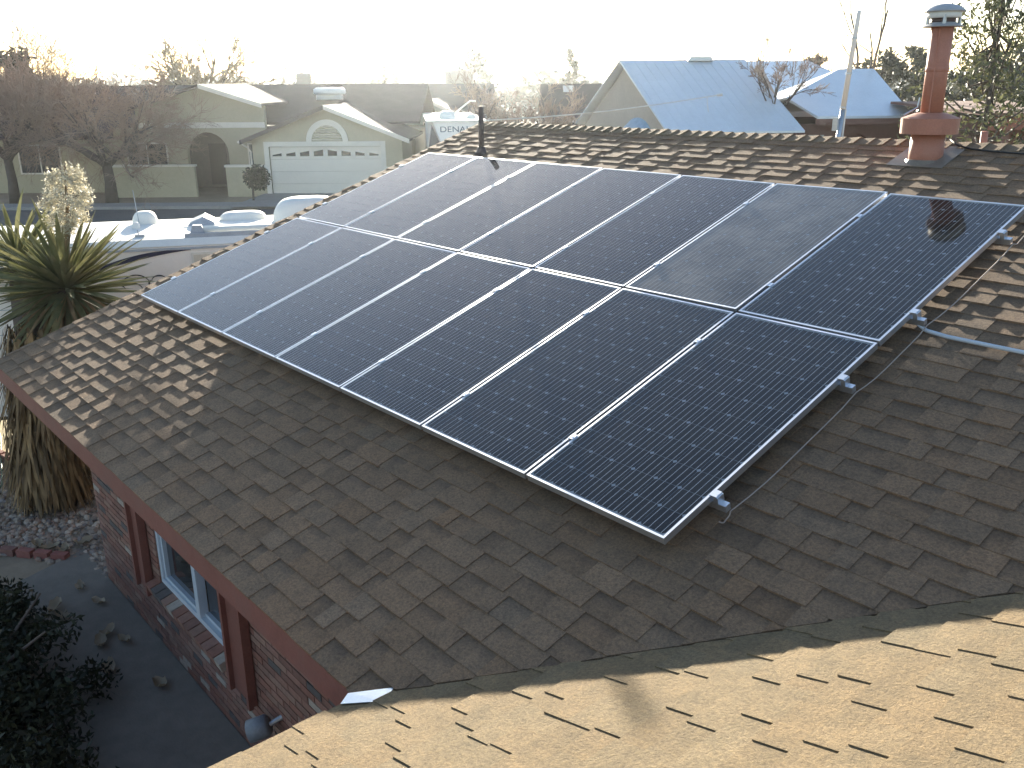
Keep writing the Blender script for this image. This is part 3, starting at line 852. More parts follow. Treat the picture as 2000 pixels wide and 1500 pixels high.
pl = link("porch_light", None, hA, A(-14.45, 2.95, 2.45))
m_, nt_, b_ = newmat("lit porch bulb"); b_.inputs["Emission Color"].default_value = (1, 0.85, 0.35, 1); b_.inputs["Emission Strength"].default_value = 3.0
mb = MB(); mb.lathe(A(-14.45, 2.9, 2.4), [(0.03, 0), (0.07, 0.05), (0.07, 0.12), (0.03, 0.17)], 12); part("bulb", mb, m_, pl, True)
mb = MB(); mb.lathe(A(-14.45, 2.9, 2.4), [(0.04, 0.175), (0.09, 0.18), (0.02, 0.25)], 12); part("lamp_hood", mb, M_BLACK, pl)
# main block
bpart("wall", M_STUCCO, hA, A, (-27, -19.5, 2.2, 14.0, 0, 2.9), (-19.5, -5.0, 4.5, 14.0, 0, 2.7))
house_window(hA, A, -24.6, -22.6, 2.2, 1.0, 2.3, 1)
mb = MB()
slab(mb, [A(-27.6, 1.6, 2.75), A(-19.3, 1.6, 2.75), A(-19.3, 3.6, 3.3), A(-4.6, 3.6, 3.3), A(-4.6, 9.5, 5.14), A(-27.6, 9.5, 5.14)])
slab(mb, [A(-27.6, 9.5, 5.14), A(-4.6, 9.5, 5.14), A(-4.6, 15, 2.9), A(-27.6, 15, 2.9)])
mr = part("roof", mb, M_BROWNROOF, hA, label="long low brown main roof")
mb = MB(); fbox(mb, A, -12.1, -11.35, 9.6, 10.2, 4.6, 5.75); part("chimney", mb, M_TANST, mr)
mb = MB(); fbox(mb, A, -10.3, -9.05, 6.0, 7.0, 4.35, 4.62); mb.lathe(A(-9.67, 6.5, 0), [(0.80, 4.62), (0.86, 4.68), (0.84, 4.88), (0.7, 4.96)], 24)
part("rooftop_cooler", mb, M_WHITE, hA, True)

# --- small round topiary tree on a stem
# (built with the trees below)

# --- gabled house further right behind the parked trailer
C = Frame(0, 58)
hC = thing("gabled_house", C(-5, 3, 0), "pale green gabled house behind the parked trailer", "house")
mb = MB()
fbox(mb, C, -6.6, -3.2, 0, 0.25, 0, 3.0); mb.prism([C(-6.6, 0, 3.0), C(-3.2, 0, 3.0), C(-3.2, 0, 3.3), C(-4.95, 0, 4.05), C(-6.6, 0, 3.3)], C.y * 0.25)
fbox(mb, C, -6.6, -6.35, 0.25, 6, 0, 3.2); fbox(mb, C, -3.45, -3.2, 0.25, 6, 0, 3.2); fbox(mb, C, -11, -1.6, 5, 14, 0, 2.9)
part("wall", mb, plain("pale sage stucco", (0.40, 0.43, 0.38), 0.9), hC)
mb = MB()
slab(mb, [C(-7.0, -0.5, 3.2), C(-4.95, -0.5, 4.2), C(-4.95, 8, 4.2), C(-7.0, 8, 3.2)]); slab(mb, [C(-4.95, -0.5, 4.2), C(-2.8, -0.5, 3.2), C(-2.8, 8, 3.2), C(-4.95, 8, 4.2)])
slab(mb, [C(-11.5, 4.5, 2.9), C(-1.1, 4.5, 2.9), C(-1.1, 10, 5.1), C(-11.5, 10, 5.1)]); slab(mb, [C(-11.5, 10, 5.1), C(-1.1, 10, 5.1), C(-1.1, 15, 2.9), C(-11.5, 15, 2.9)])
part("roof", mb, M_BROWNROOF, hC)
part("barge_board", rake(C, -7.0, 3.2, -4.95, 4.2, -0.56), M_TRIM, hC); part("barge_board", rake(C, -4.95, 4.2, -2.8, 3.2, -0.56), M_TRIM, hC)
bpart("garage_door", M_GDOOR, hC, C, (-6.2, -3.6, -0.03, -0.004, 0, 2.2))
house_window(hC, C, -5.3, -4.6, 0, 2.45, 2.8, 1)
mb = MB(); fbox(mb, C, -4.6, -2.6, 10, 12, 4.8, 6.0); part("chimney", mb, M_TANST, hC)

# --- house with the pale metal roof
B = Frame(6.05, 36.0, R(5))
hB = thing("metal_roofed_house", B(3, 4, 0), "tan gabled house with a steep pale blue metal roof, right of centre", "house")
BYAW = R(13)
mb = MB()
rz, ez = 6.02, 3.30
bk = -2.0                         # the gable end is set on a slant
def gp_(b): return bk * b / 9.4
fr, ba, ap = B(0.35, 0.3, 0), B(0.35 + gp_(9.4), 9.4, 0), B(0.35 + gp_(4.7), 4.7, 0)
mb.prism([fr, ba, ba + ZV * 3.2, ap + ZV * 5.85, fr + ZV * 3.2], B.x * 0.25)
mb.prism([B(0.6, 0.3, 0), B(5.0, 0.3, 0), B(5.0, 0.3, 3.2), B(0.6, 0.3, 3.2)], B.y * 0.25)
mb.prism([B(5.0, 0.5, 0), B(5.0, 9.4, 0), B(5.0, 9.4, 3.2), B(5.0, 4.7, 5.8), B(5.0, 0.5, 3.2)], B.x * 0.2)
part("wall", mb, M_TANST, hB)
mb = MB()
slab(mb, [B(0.0, 0, ez), B(5.45, 0, ez), B(5.45 + gp_(4.7), 4.7, rz), B(gp_(4.7), 4.7, rz)], 0.08)
slab(mb, [B(gp_(4.7), 4.7, rz), B(5.45 + gp_(4.7), 4.7, rz), B(5.45 + gp_(9.6), 9.6, ez), B(gp_(9.6), 9.6, ez)], 0.08)
rB = part("roof", mb, M_METALROOF, hB, label="pale metal roof slope catching the sky")
for k in range(14):
    a = 0.2 + k * 0.4
    mb = MB(); mb.tube([B(a, 0.02, ez + 0.008), B(a + gp_(4.7), 4.68, rz + 0.008)], 0.008, 4); part("seam", mb, M_METALROOF, rB)
mb = MB(); mb.prism([B(gp_(4.7) + 2.9, 4.45, rz - 0.05), B(gp_(4.7) + 4.0, 4.45, rz - 0.05), B(gp_(4.7) + 3.9, 4.45, rz + 0.12), B(gp_(4.7) + 3.0, 4.45, rz + 0.12)], B.y * 0.4); part("ridge_vent", mb, M_GALV, rB)
gw = Frame(0, 0); gw.o = fr.copy(); gw.x = (ba - fr).normalized(); gw.y = gw.x.cross(ZV) * -1
if gw.y.dot(B.x) < 0: gw.y = -gw.y
bpart("garage_door", plain("rust coloured door", (0.36, 0.16, 0.10), 0.6), hB, gw, (2.0, 4.6, -0.05, -0.004, 0, 2.75))
mb = MB(); ncv = 12
for k in range(ncv):
    t0, t1 = math.pi * k / ncv, math.pi * (k + 1) / ncv
    mb.prism([gw(3.3 + 1.45 * math.cos(t0), -0.6, 2.8), gw(3.3 + 1.45 * math.cos(t1), -0.6, 2.8), gw(3.3 + 1.45 * math.cos(t1), -0.02, 2.8 + 0.9 * math.sin(t1)), gw(3.3 + 1.45 * math.cos(t0), -0.02, 2.8 + 0.9 * math.sin(t0))], ZV * 0.03)
part("awning", mb, plain("blue awning", (0.25, 0.38, 0.52), 0.6), hB)

B2 = Frame(12.0, 37.5, R(5))
hB2 = thing("adobe_house", B2(2, 4, 0), "low red brown house with a pale metal hip roof left of the chimney pipe", "house")
mb = MB()
arch_wall(mb, B2, -2.6, 4.2, 0, 3.45, 2.35, 0.75, 2.3, 0.9, 0.3)
fbox(mb, B2, -2.6, 4.2, 1.2, 8.4, 0, 3.45)
part("wall", mb, M_ADOBE, hB2)
mb = MB()
slab(mb, [B2(0.35, 0.2, 3.78), B2(4.35, 0.2, 3.78), B2(4.6, 4.6, 5.62), B2(3.0, 4.6, 5.62), B2(-0.35, 1.9, 4.49)], 0.1)
slab(mb, [B2(4.35, 0.2, 3.78), B2(6.3, 9, 3.78), B2(4.6, 4.6, 5.62)], 0.1); slab(mb, [B2(6.3, 9, 3.78), B2(-0.35, 9, 3.78), B2(3.0, 4.6, 5.62), B2(4.6, 4.6, 5.62)], 0.1); slab(mb, [B2(-0.35, 1.9, 4.49), B2(3.0, 4.6, 5.62), B2(-0.35, 9, 3.78)], 0.1)
part("roof", mb, M_METALROOF, hB2, label="pale metal hip roof")
bpart("fascia", M_ADOBE, hB2, B2, (0.3, 4.3, 0.22, 0.28, 3.45, 3.68))
house_window(hB2, B2, 0.1, 0.9, 0.9, 1.6, 2.95, 1); house_window(hB2, B2, -2.1, -1.4, 0.9, 1.6, 2.95, 0)
bpart("door", M_WOODDOOR, hB2, B2, (2.0, 2.8, 1.14, 1.195, 0, 2.3))
B4 = Frame(9.8, 46, R(4))
hB4 = thing("metal_roofed_house", B4(2, 4, 0), "pale roofed house part showing behind the steep metal roof and bare tree", "house")
bpart("wall", M_TANST, hB4, B4, (-0.4, 7.6, 1.0, 9, 0, 4.6)); house_window(hB4, B4, 2.2, 3.6, 1.0, 3.5, 4.3, 1)
mb = MB(); slab(mb, [B4(-0.9, 0.5, 4.72), B4(8.0, 0.5, 4.72), B4(6.6, 5, 6.15), B4(-0.9, 5, 6.15)]); slab(mb, [B4(-0.9, 5, 6.15), B4(6.6, 5, 6.15), B4(8, 9.5, 4.6), B4(-0.9, 9.5, 4.6)])
part("roof", mb, M_METALROOF, hB4)
# flat brown lean-to between the metal roofs
B5 = Frame(9.3, 37.2, R(5))
hB5 = thing("lean_to", B5(0, 2, 0), "dark brown lean-to between the two pale metal roofs", "shed")
bpart("wall", M_ADOBE, hB5, B5, (-0.7, 2.6, 1.5, 6, 0, 3.4))
mb = MB(); slab(mb, [B5(-0.9, 1.2, 3.5), B5(2.0, 1.2, 3.5), B5(2.4, 6.2, 4.9), B5(-2.2, 6.2, 4.9)]); part("roof", mb, M_BROWNROOF, hB5)
for k in range(4):
    bpart("post", M_ADOBE, hB5, B5, (-0.5 + k * 0.85, -0.38 + k * 0.85, 1.25, 1.37, 0, 3.36))

# --- dark roofed house behind the ridge, centre
D = Frame(2.8, 52)
hD = thing("dark_roofed_house", D(2, 3, 0), "dark roofed house with a pale wall just left of the steep metal roof", "house")
bpart("wall", plain("pale wall", (0.55, 0.52, 0.50), 0.9), hD, D, (-0.4, 4.0, 0, 8, 0, 3.0)); house_window(hD, D, 1.0, 1.7, 0, 1.7, 2.7, 1)
mb = MB(); slab(mb, [D(-1.0, -0.6, 3.0), D(4.6, -0.6, 3.0), D(4.6, 4, 5.05), D(-1.0, 4, 5.05)]); slab(mb, [D(-1.0, 4, 5.05), D(4.6, 4, 5.05), D(4.6, 8.6, 3.0), D(-1, 8.6, 3.0)]); part("roof", mb, M_BROWNROOF, hD)
mb = MB(); fbox(mb, D, 0.3, 0.9, 3.0, 3.6, 4.6, 4.95); part("rooftop_cooler", mb, M_WHITE, hD)
# --- adobe behind the pine and its block wall
E_ = Frame(16.2, 31)
hE = thing("adobe_house", E_(3, 3, 0), "dark red adobe house with a deep porch behind the pine tree", "house")
bpart("wall", M_ADOBE, hE, E_, (0, 10, 1.5, 8, 0, 3.9)); bpart("fascia", plain("porch fascia", (0.30, 0.12, 0.08), 0.7), hE, E_, (-0.4, 10, 0.0, 0.2, 3.55, 4.0))
mb = MB(); slab(mb, [E_(-0.5, -0.2, 4.1), E_(10, -0.2, 4.1), E_(10, 8, 4.3), E_(-0.5, 8, 4.3)], 0.1); part("roof", mb, M_ADOBE, hE)
for k in range(4): bpart("post", M_ADOBE, hE, E_, (0.1 + k * 2.6, 0.35 + k * 2.6, 0.02, 0.2, 0, 3.54))
house_window(hE, E_, 1.2, 2.6, 1.5, 1.2, 2.6, 1)
bw_ = Frame(10.6, 25)
wl = thing("block_wall", bw_(5, 0, 0), "grey block garden wall behind the ridge at the right edge", "wall")
for k in range(8):
    bpart("wall_panel", M_BLOCK, wl, bw_, (k * 1.9, k * 1.9 + 1.68, 0, 0.2, 0, 3.45 - 0.04 * (k % 2)))
    bpart("pilaster", M_BLOCK, wl, bw_, (k * 1.9 + 1.68, k * 1.9 + 1.9, -0.06, 0.26, 0, 3.5))

# ------------------------------------------------------------------ white travel trailer beyond the gable
M_RV = plain("trailer fibreglass", (0.86, 0.79, 0.71), 0.42, 0.05, 2.0)
M_RVROOF = plain("white rubber roof", (0.80, 0.78, 0.72), 0.6, 0.06, 3.0)
M_GREYPL = plain("grey plastic", (0.36, 0.39, 0.43), 0.5)
M_NAVY = plain("navy decal", (0.022, 0.024, 0.06), 0.35)
class WFrame(Frame):
    def __init__(s, o, x):
        s.o = Vector(o); s.x = Vector(x).normalized(); s.y = ZV.cross(s.x)
V = WFrame((-3.36, 1.21, 0), (0.44, 0.90, 0))       # near roof edge; b points away from the house
RZ = 3.10
rv = thing("travel_trailer", V(1, 1.2, 0), "white travel trailer with rooftop units parked beyond the gable end", "trailer")
mb = MB()
prof = [(0.0, 0.72), (2.35, 0.72), (2.35, RZ - 0.10), (2.28, RZ - 0.02), (1.2, RZ + 0.05), (0.10, RZ), (0.0, RZ - 0.09)]
mb.prism([V(-4.6, b, z) for b, z in prof], V.x * 9.2)
part("body", mb, M_RV, rv)
mb = MB(); mb.prism([V(-4.62, b, z) for b, z in ((-0.012, RZ - 0.075), (0.09, RZ + 0.012), (1.2, RZ + 0.064), (2.29, RZ - 0.006), (2.36, RZ - 0.08), (2.34, RZ - 0.08), (1.2, RZ + 0.052), (0.1, RZ + 0.002), (0.0, RZ - 0.09))], V.x * 9.24)
part("roof_skin", mb, M_RVROOF, rv)
bpart("edge_rail", M_GREYPL, rv, V, (-4.6, 4.6, -0.026, -0.013, RZ - 0.13, RZ - 0.10))
for z in (2.60, 2.25, 1.9, 1.5, 1.15):
    bpart("side_groove", M_GREYPL, rv, V, (-4.6, 4.6, -0.006, 0.004, z, z + 0.008))
def ribbon(F, pts, mat, root, name, b=-0.012):
    mb = MB()
    L_, R_ = [], []
    for i, (a, z, w) in enumerate(pts):
        a0, z0, _ = pts[max(i - 1, 0)]; a1, z1, _ = pts[min(i + 1, len(pts) - 1)]
        d = Vector((a1 - a0, z1 - z0)); d = d.normalized() if d.length > 0 else Vector((1, 0))
        L_.append(F(a - d.y * w / 2, b, z + d.x * w / 2)); R_.append(F(a + d.y * w / 2, b, z - d.x * w / 2))
    n = len(pts)
    allp = L_ + R_
    back = [p + F.y * 0.008 for p in allp]
    fs = [(i, n + i, n + i + 1, i + 1) for i in range(n - 1)] + [(2 * n + i + 1, 3 * n + i + 1, 3 * n + i, 2 * n + i) for i in range(n - 1)]
    mb.add(allp + back, fs)
    return part(name, mb, mat, root)
ribbon(V, [(-0.75 + 1.37 * t, 2.72 + 0.24 * math.sin(t * math.pi / 2), 0.006 + 0.075 * math.sin(math.pi * min(1, t * 1.02)) ** 0.8 * (1 - 0.35 * t)) for t in [k / 20 for k in range(21)]], M_NAVY, rv, "swoosh_decal")
def arc(ca, cz_, r_, t0, t1, w, k=14): return [(ca + r_ * math.cos(t0 + (t1 - t0) * i / k), cz_ + r_ * 0.8 * math.sin(t0 + (t1 - t0) * i / k), w * (0.35 + 0.65 * math.sin(math.pi * (i + 0.5) / (k + 1)))) for i in range(k + 1)]
ribbon(V, arc(-0.16, 2.49, 0.19, 2.9, 0.2, 0.016), M_BLACK, rv, "scroll_decal"); ribbon(V, arc(0.15, 2.54, 0.10, 3.1, 0.2, 0.016), M_BLACK, rv, "scroll_decal")
ribbon(V, arc(0.06, 2.52, 0.05, 2.0, 5.4, 0.02), M_BLACK, rv, "scroll_decal"); ribbon(V, arc(-0.22, 2.42, 0.14, 2.6, 0.0, 0.014), M_BLACK, rv, "scroll_decal"); ribbon(V, arc(-0.45, 2.40, 0.16, 2.6, 0.4, 0.014), M_BLACK, rv, "scroll_decal")
wv = link("window", None, rv, V(1.4, 0, 2.3))
bpart("frame", M_TRIM, wv, V, (0.62, 1.9, -0.02, 0.0, 2.3, 2.92)); bpart("blind", plain("cream blind", (0.62, 0.55, 0.44), 0.6), wv, V, (0.65, 1.87, -0.028, -0.021, 2.33, 2.89))
# rooftop units
def dome(F, a, b, la, lb, h, z, n=10, taper=0.8):
    mb = MB(); rings = []
    for k in range(n + 1):
        t = k / n
        s = math.cos(t * math.pi / 2 * 0.98) ** (1 - taper * 0.55)
        rings.append([F(a + math.copysign(abs(math.cos(q)) ** 0.6, math.cos(q)) * la / 2 * s, b + math.copysign(abs(math.sin(q)) ** 0.6, math.sin(q)) * lb / 2 * s, z + h * math.sin(t * math.pi / 2)) for q in [2 * math.pi * j / 20 for j in range(20)]])
    vs_ = [p for rg in rings for p in rg]
    mb.add(vs_, [(i * 20 + j, i * 20 + (j + 1) % 20, (i + 1) * 20 + (j + 1) % 20, (i + 1) * 20 + j) for i in range(n) for j in range(20)] + [tuple(n * 20 + j for j in range(20))])
    return mb
ac = link("air_conditioner", None, rv, V(2.45, 1.2, RZ + 0.05))
part("shroud", dome(V, 2.33, 1.15, 1.10, 0.72, 0.36, RZ + 0.05, 10, 0.9), M_RVROOF, ac, True)
for k in range(5): bpart("grille_slat", M_GREYPL, ac, V, (2.55, 2.82, 0.775, 0.80, RZ + 0.10 + k * 0.04, RZ + 0.115 + k * 0.04))
part("satellite_dome", dome(V, -0.13, 1.5, 0.36, 0.36, 0.19, RZ + 0.05), M_RVROOF, rv, True)
part("roof_vent", dome(V, 1.32, 1.6, 0.72, 0.40, 0.12, RZ + 0.05, 6, 0.95), M_RVROOF, rv)
hv = link("hatch_vent", None, rv, V(0.65, 1.15, RZ + 0.05))
mb = MB(); mb.prism([V(0.52, 0.95, RZ + 0.05), V(0.93, 0.95, RZ + 0.05), V(0.90, 1.0, RZ + 0.11), V(0.76, 1.05, RZ + 0.18), V(0.58, 1.0, RZ + 0.11)], V.y * 0.42); part("lid", mb, M_GREYPL, hv)
bpart("kerb_ring", M_RVROOF, hv, V, (0.47, 0.98, 0.9, 1.45, RZ + 0.03, RZ + 0.058))
part("roof_cap", dome(V, -0.20, 1.0, 0.12, 0.14, 0.10, RZ + 0.045), M_RVROOF, rv, True)
aw = link("awning", None, rv, V(2.0, 0.1, RZ))
mb = MB(); mb.tube([V(0.80, 0.24, RZ + 0.09), V(3.4, 0.24, RZ + 0.09)], 0.045, 14); part("awning_roll", mb, M_RVROOF, aw, True)
bpart("awning_box", M_GREYPL, aw, V, (0.55, 3.6, 0.10, 0.16, RZ + 0.005, RZ + 0.07))
for a in (0.72, 1.9):
    mb = MB(); fbox(mb, V, a - 0.13, a + 0.13, 0.12, 0.36, RZ + 0.02, RZ + 0.06); mb.prism([V(a - 0.1, 0.18, RZ + 0.06), V(a + 0.1, 0.18, RZ + 0.06), V(a + 0.06, 0.18, RZ + 0.17), V(a - 0.06, 0.18, RZ + 0.17)], V.y * 0.12); part("awning_bracket", mb, M_GREYPL, aw)
mb = MB(); mb.tube([V(-0.19, 1.3, RZ + 0.05), V(-0.22, 1.3, RZ + 0.58)], 0.006, 6); part("whip_aerial", mb, M_GREYPL, rv)
mb = MB(); mb.box(V(-0.07, 0.35, RZ + 0.04), (0.13, 0.09, 0.03), V.ax()); mb.tube([V(-0.09, 0.35, RZ + 0.05), V(-0.10, 0.35, RZ + 0.12)], 0.008, 6); part("aerial_mount", mb, M_GREYPL, rv)
for a in (-0.6, 0.35):
    wh = link("wheel", None, rv, V(a, 0.12, 0.36))
    mb = MB(); mb.tube([V(a, 0.0, 0.36), V(a, 0.22, 0.36)], 0.36, 24); part("tyre", mb, M_BLACK, wh); mb = MB(); mb.tube([V(a, -0.01, 0.36), V(a, 0.0, 0.36)], 0.2, 20); part("rim", mb, M_GALV, wh)
bpart("chassis", M_BLACK, rv, V, (-5.2, 4.5, 0.35, 2.0, 0.55, 0.719))
mb = MB(); mb.tube([V(-4.4, 0.4, 0.6), V(-4.4, 0.4, 0.006)], 0.04, 8); mb.tube([V(4.3, 0.4, 0.6), V(4.3, 0.4, 0.006)], 0.04, 8); part("jack", mb, M_GALV, rv)

# ------------------------------------------------------------------ fifth-wheel trailer with the printed name, far off
T = Frame(-2.35, 41.0, R(6))
dn = thing("fifth_wheel_trailer", T(0, 4, 0), "white fifth wheel trailer with a lettered front cap, left of the vent pipe", "trailer")
bpart("body", M_RVROOF, dn, T, (-1.2, 1.2, 1.6, 10.5, 0.7, 3.5))
mb = MB()
q = [T(-1.02, 0, 3.55), T(1.02, 0, 3.55), T(0.72, -0.35, 2.75), T(0.42, 0.1, 1.7), T(-0.42, 0.1, 1.7), T(-0.72, -0.35, 2.75)]
r_ = [T(-1.2, 1.62, 3.55), T(1.2, 1.62, 3.55), T(1.2, 1.62, 2.6), T(1.2, 1.62, 1.5), T(-1.2, 1.62, 1.5), T(-1.2, 1.62, 2.6)]
mb.add(q + r_, [(0, 1, 2, 5), (5, 2, 3, 4), (1, 0, 6, 7), (2, 1, 7, 8), (3, 2, 8, 9), (4, 3, 9, 10), (5, 4, 10, 11), (0, 5, 11, 6), (6, 11, 10, 9, 8, 7)])
part("front_cap", mb, M_RV, dn)
for s in (-1, 1):
    mb = MB(); k = [(s * 1.04, 0.03, 3.42), (s * 0.76, -0.30, 2.78), (s * 0.60, -0.09, 2.25), (s * 1.17, 1.3, 2.4)]
    c_ = sum((T(*p) for p in k), Vector()) / 4
    mb.prism([T(p[0] * 1.0, p[1], p[2]) + (T(s * 1, -0.5, 2.4) - T(0, 0, 2.4)).normalized() * 0.03 for p in k], (T(s * 1, -0.5, 2.4) - T(0, 0, 2.4)).normalized() * 0.01)
    part("side_panel", mb, M_NAVY, dn)
mb = MB(); slab(mb, [T(-1.3, -0.08, 3.62), T(1.3, -0.08, 3.62), T(1.3, 10.5, 3.62), T(-1.3, 10.5, 3.62)], 0.07); part("roof_edge", mb, M_RVROOF, dn)
part("air_conditioner", dome(T, -0.3, 2.0, 0.8, 1.2, 0.34, 3.62), M_RVROOF, dn, True)
mb = MB(); mb.tube([T(0.0, 2.2, 3.8), T(0.45, 2.0, 4.15), T(0.75, 1.9, 4.38), T(1.0, 1.85, 4.36)], 0.04, 8); part("aerial_arm", mb, M_RVROOF, dn)
part("roof_vent", dome(T, 0.75, 1.4, 0.45, 0.45, 0.2, 3.62), M_RVROOF, dn, True)
# lettering and mountain mark lie on the sloping cap face
nf = (T(1.02, 0, 3.55) - T(-1.02, 0, 3.55)).cross(T(0.72, -0.35, 2.75) - T(1.02, 0, 3.55)).normalized()
if nf.dot(FW) > 0: nf = -nf
upf = (T(0, 0, 3.55) - T(0, -0.35, 2.75)).normalized()
def text_mesh(txt, size):
    cu = bpy.data.curves.new("lettering", 'FONT'); cu.body = txt; cu.size = size; cu.align_x = 'CENTER'; cu.extrude = 0.004
    ob = bpy.data.objects.new("tmp_text", cu); COL.objects.link(ob)
    dg = bpy.context.evaluated_depsgraph_get()
    me = bpy.data.meshes.new_from_object(ob.evaluated_get(dg)); bpy.data.objects.remove(ob); return me
M_DECAL = plain("dark grey decal", (0.06, 0.07, 0.085), 0.5)
tm = text_mesh("DENALI", 0.36); tm.materials.clear(); tm.materials.append(M_DECAL)
base = T(0, 0, 3.55) - upf * 0.46 + nf * 0.006
lo = link("lettering", tm, dn, base)
lo.rotation_euler = Matrix((T.x, upf, T.x.cross(upf))).transposed().to_euler()
lo.scale = (1.18, 1, 1)
mb = MB()
bs = base - upf * 0.42
mb.prism([bs + T.x * a + upf * z for a, z in ((-0.35, 0), (0.4, 0), (0.18, 0.2), (0.1, 0.14), (-0.02, 0.28), (-0.15, 0.12))], nf * 0.006); part("mountain_emblem", mb, M_DECAL, dn)
# ------------------------------------------------------------------ plants
M_BARK = plain("grey brown bark", (0.115, 0.088, 0.070), 0.9, 0.25, 6, bmp=0.4, bscale=30)
M_TWIG = plain("bare twigs", (0.30, 0.21, 0.16), 0.9, 0.25, 1.5)
M_TWIG2 = plain("yellowish twigs", (0.30, 0.235, 0.15), 0.9, 0.25, 1.5)
def leafmat(name, c0, c1, trans=0.25):
    m, nt, b = newmat(name)
    n = noise(nt, 3.0, 3, 0.6, vec=geopos(nt))
    a = N(nt, "ShaderNodeAttribute", attribute_name="tint")
    c = mixrgb(nt, 1.0, ramp(nt, n, [(0.35, c0 + (1,)), (0.65, c1 + (1,))]), a.outputs[0], 'MULTIPLY')
    nt.links.new(c, b.inputs["Base Color"])
    b.inputs["Roughness"].default_value = 0.55
    b.inputs["Specular IOR Level"].default_value = 0.3
    tr = N(nt, "ShaderNodeBsdfTranslucent")
    nt.links.new(c, tr.inputs[0])
    mx = N(nt, "ShaderNodeMixShader"); mx.inputs[0].default_value = trans
    out = nt.nodes["Material Output"]
    nt.links.new(b.outputs[0], mx.inputs[1]); nt.links.new(tr.outputs[0], mx.inputs[2]); nt.links.new(mx.outputs[0], out.inputs[0])
    return m
M_PINE = leafmat("pine needles", (0.085, 0.095, 0.045), (0.16, 0.155, 0.075))
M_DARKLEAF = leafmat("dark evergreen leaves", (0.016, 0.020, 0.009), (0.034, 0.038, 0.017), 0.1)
M_FARLEAF = leafmat("far foliage", (0.06, 0.065, 0.04), (0.11, 0.10, 0.06), 0.15)
M_YUCCA = leafmat("yucca leaf", (0.115, 0.125, 0.05), (0.23, 0.215, 0.105), 0.2)
M_YDEAD = leafmat("dead yucca leaf", (0.20, 0.125, 0.06), (0.40, 0.27, 0.14), 0.2)
M_YFLOWER = leafmat("dry yucca flowers", (0.56, 0.51, 0.38), (0.78, 0.72, 0.56), 0.25)

def grow(rg, p, d, length, rad, level, maxlev, spread, segs, out, up=0.0, nkids=(3, 5), shrink=0.62):
    pts, rads = [p.copy()], [rad]
    q = p.copy(); dd = d.copy()
    for i in range(segs):
        dd = (dd + Vector((rg.gauss(0, 1), rg.gauss(0, 1), rg.gauss(0, 1))) * 0.13 + ZV * up * 0.12).normalized()
        q = q + dd * (length / segs)
        pts.append(q.copy()); rads.append(rad * (1 - 0.55 * (i + 1) / segs))
    out.append((level, pts, rads))
    if level < maxlev:
        for k in range(rg.randint(*nkids)):
            t = rg.uniform(0.3, 1.0)
            idx = min(int(t * segs), segs - 1); fr_ = t * segs - idx
            s0 = pts[idx].lerp(pts[idx + 1], fr_)
            ax = dd.orthogonal().normalized()
            ax.rotate(Matrix.Rotation(rg.uniform(0, 2 * math.pi), 3, dd))
            nd = (dd * math.cos(spread) + ax * math.sin(spread) * rg.uniform(0.7, 1.25) + ZV * up * 0.3).normalized()
            grow(rg, s0, nd, length * shrink * rg.uniform(0.7, 1.2), rads[idx] * 0.6, level + 1, maxlev, spread, max(2, segs - 1), out, up, nkids, shrink)
def bare_tree(name, base, h, rad, label, cat="tree", seed=1, trunk_h=0.3, limbs=5, lean=0.5, maxlev=4, spread=0.6, up=0.3, mat=None, nkids=(3, 5), group=None, thick=1.0, shrink=0.62, zs=1.0):
    rg = random.Random(seed)
    t = thing(name, base, label, cat, group)
    out = []
    top = base + ZV * (h * trunk_h)
    tb = MB(); tb.tube([base - ZV * 0.1, base + ZV * h * trunk_h * 0.5 + RT * 0.05, top + ZV * 0.05], [rad * 1.3, rad, rad * 0.85], 9)
    for k in range(limbs):
        a = 2 * math.pi * (k + rg.uniform(-0.2, 0.2)) / limbs
        d = (Vector((math.cos(a), math.sin(a), 0)) * lean + ZV * zs).normalized()
        grow(rg, top - ZV * rg.uniform(0, 0.12) * h * trunk_h, d, h * (1 - trunk_h) * 0.62 * rg.uniform(0.8, 1.1), rad * 0.62, 0, maxlev, spread, 5, out, up, nkids, shrink)
    cb = MB()
    for lev, pts, rads in out:
        if lev <= 1: tb.tube(pts, [max(r_, 0.012) for r_ in rads], 6, cap=False)
        else: cb.tube(pts, [max(r_ * thick, 0.006 * thick) for r_ in rads], 3, cap=False)
    part("trunk", tb, M_BARK, t, True)
    part("crown", cb, mat or M_TWIG, t)
    return t
def leaves(mb, rg, c, rx, rz, n, size, tint=(0.7, 1.3), flat=0.0, shell=0.5):
    for _ in range(n):
        v = Vector((rg.gauss(0, 1), rg.gauss(0, 1), rg.gauss(0, 1)))
        v = v.normalized() * (shell + (1 - shell) * rg.random()) if v.length > 0 else v
        p = c + Vector((v.x * rx, v.y * rx, v.z * rz))
        a = Vector((rg.gauss(0, 1), rg.gauss(0, 1), rg.gauss(0, 1) * (1 - flat))).normalized()
        b = a.orthogonal().normalized(); b.rotate(Matrix.Rotation(rg.uniform(0, 6.28), 3, a))
        s = size * rg.uniform(0.6, 1.4)
        g = rg.uniform(*tint)
        mb.add([p - a * s, p + b * s * 0.38, p + a * s, p - b * s * 0.38], [(0, 1, 2, 3)], (g, g, g, 1))
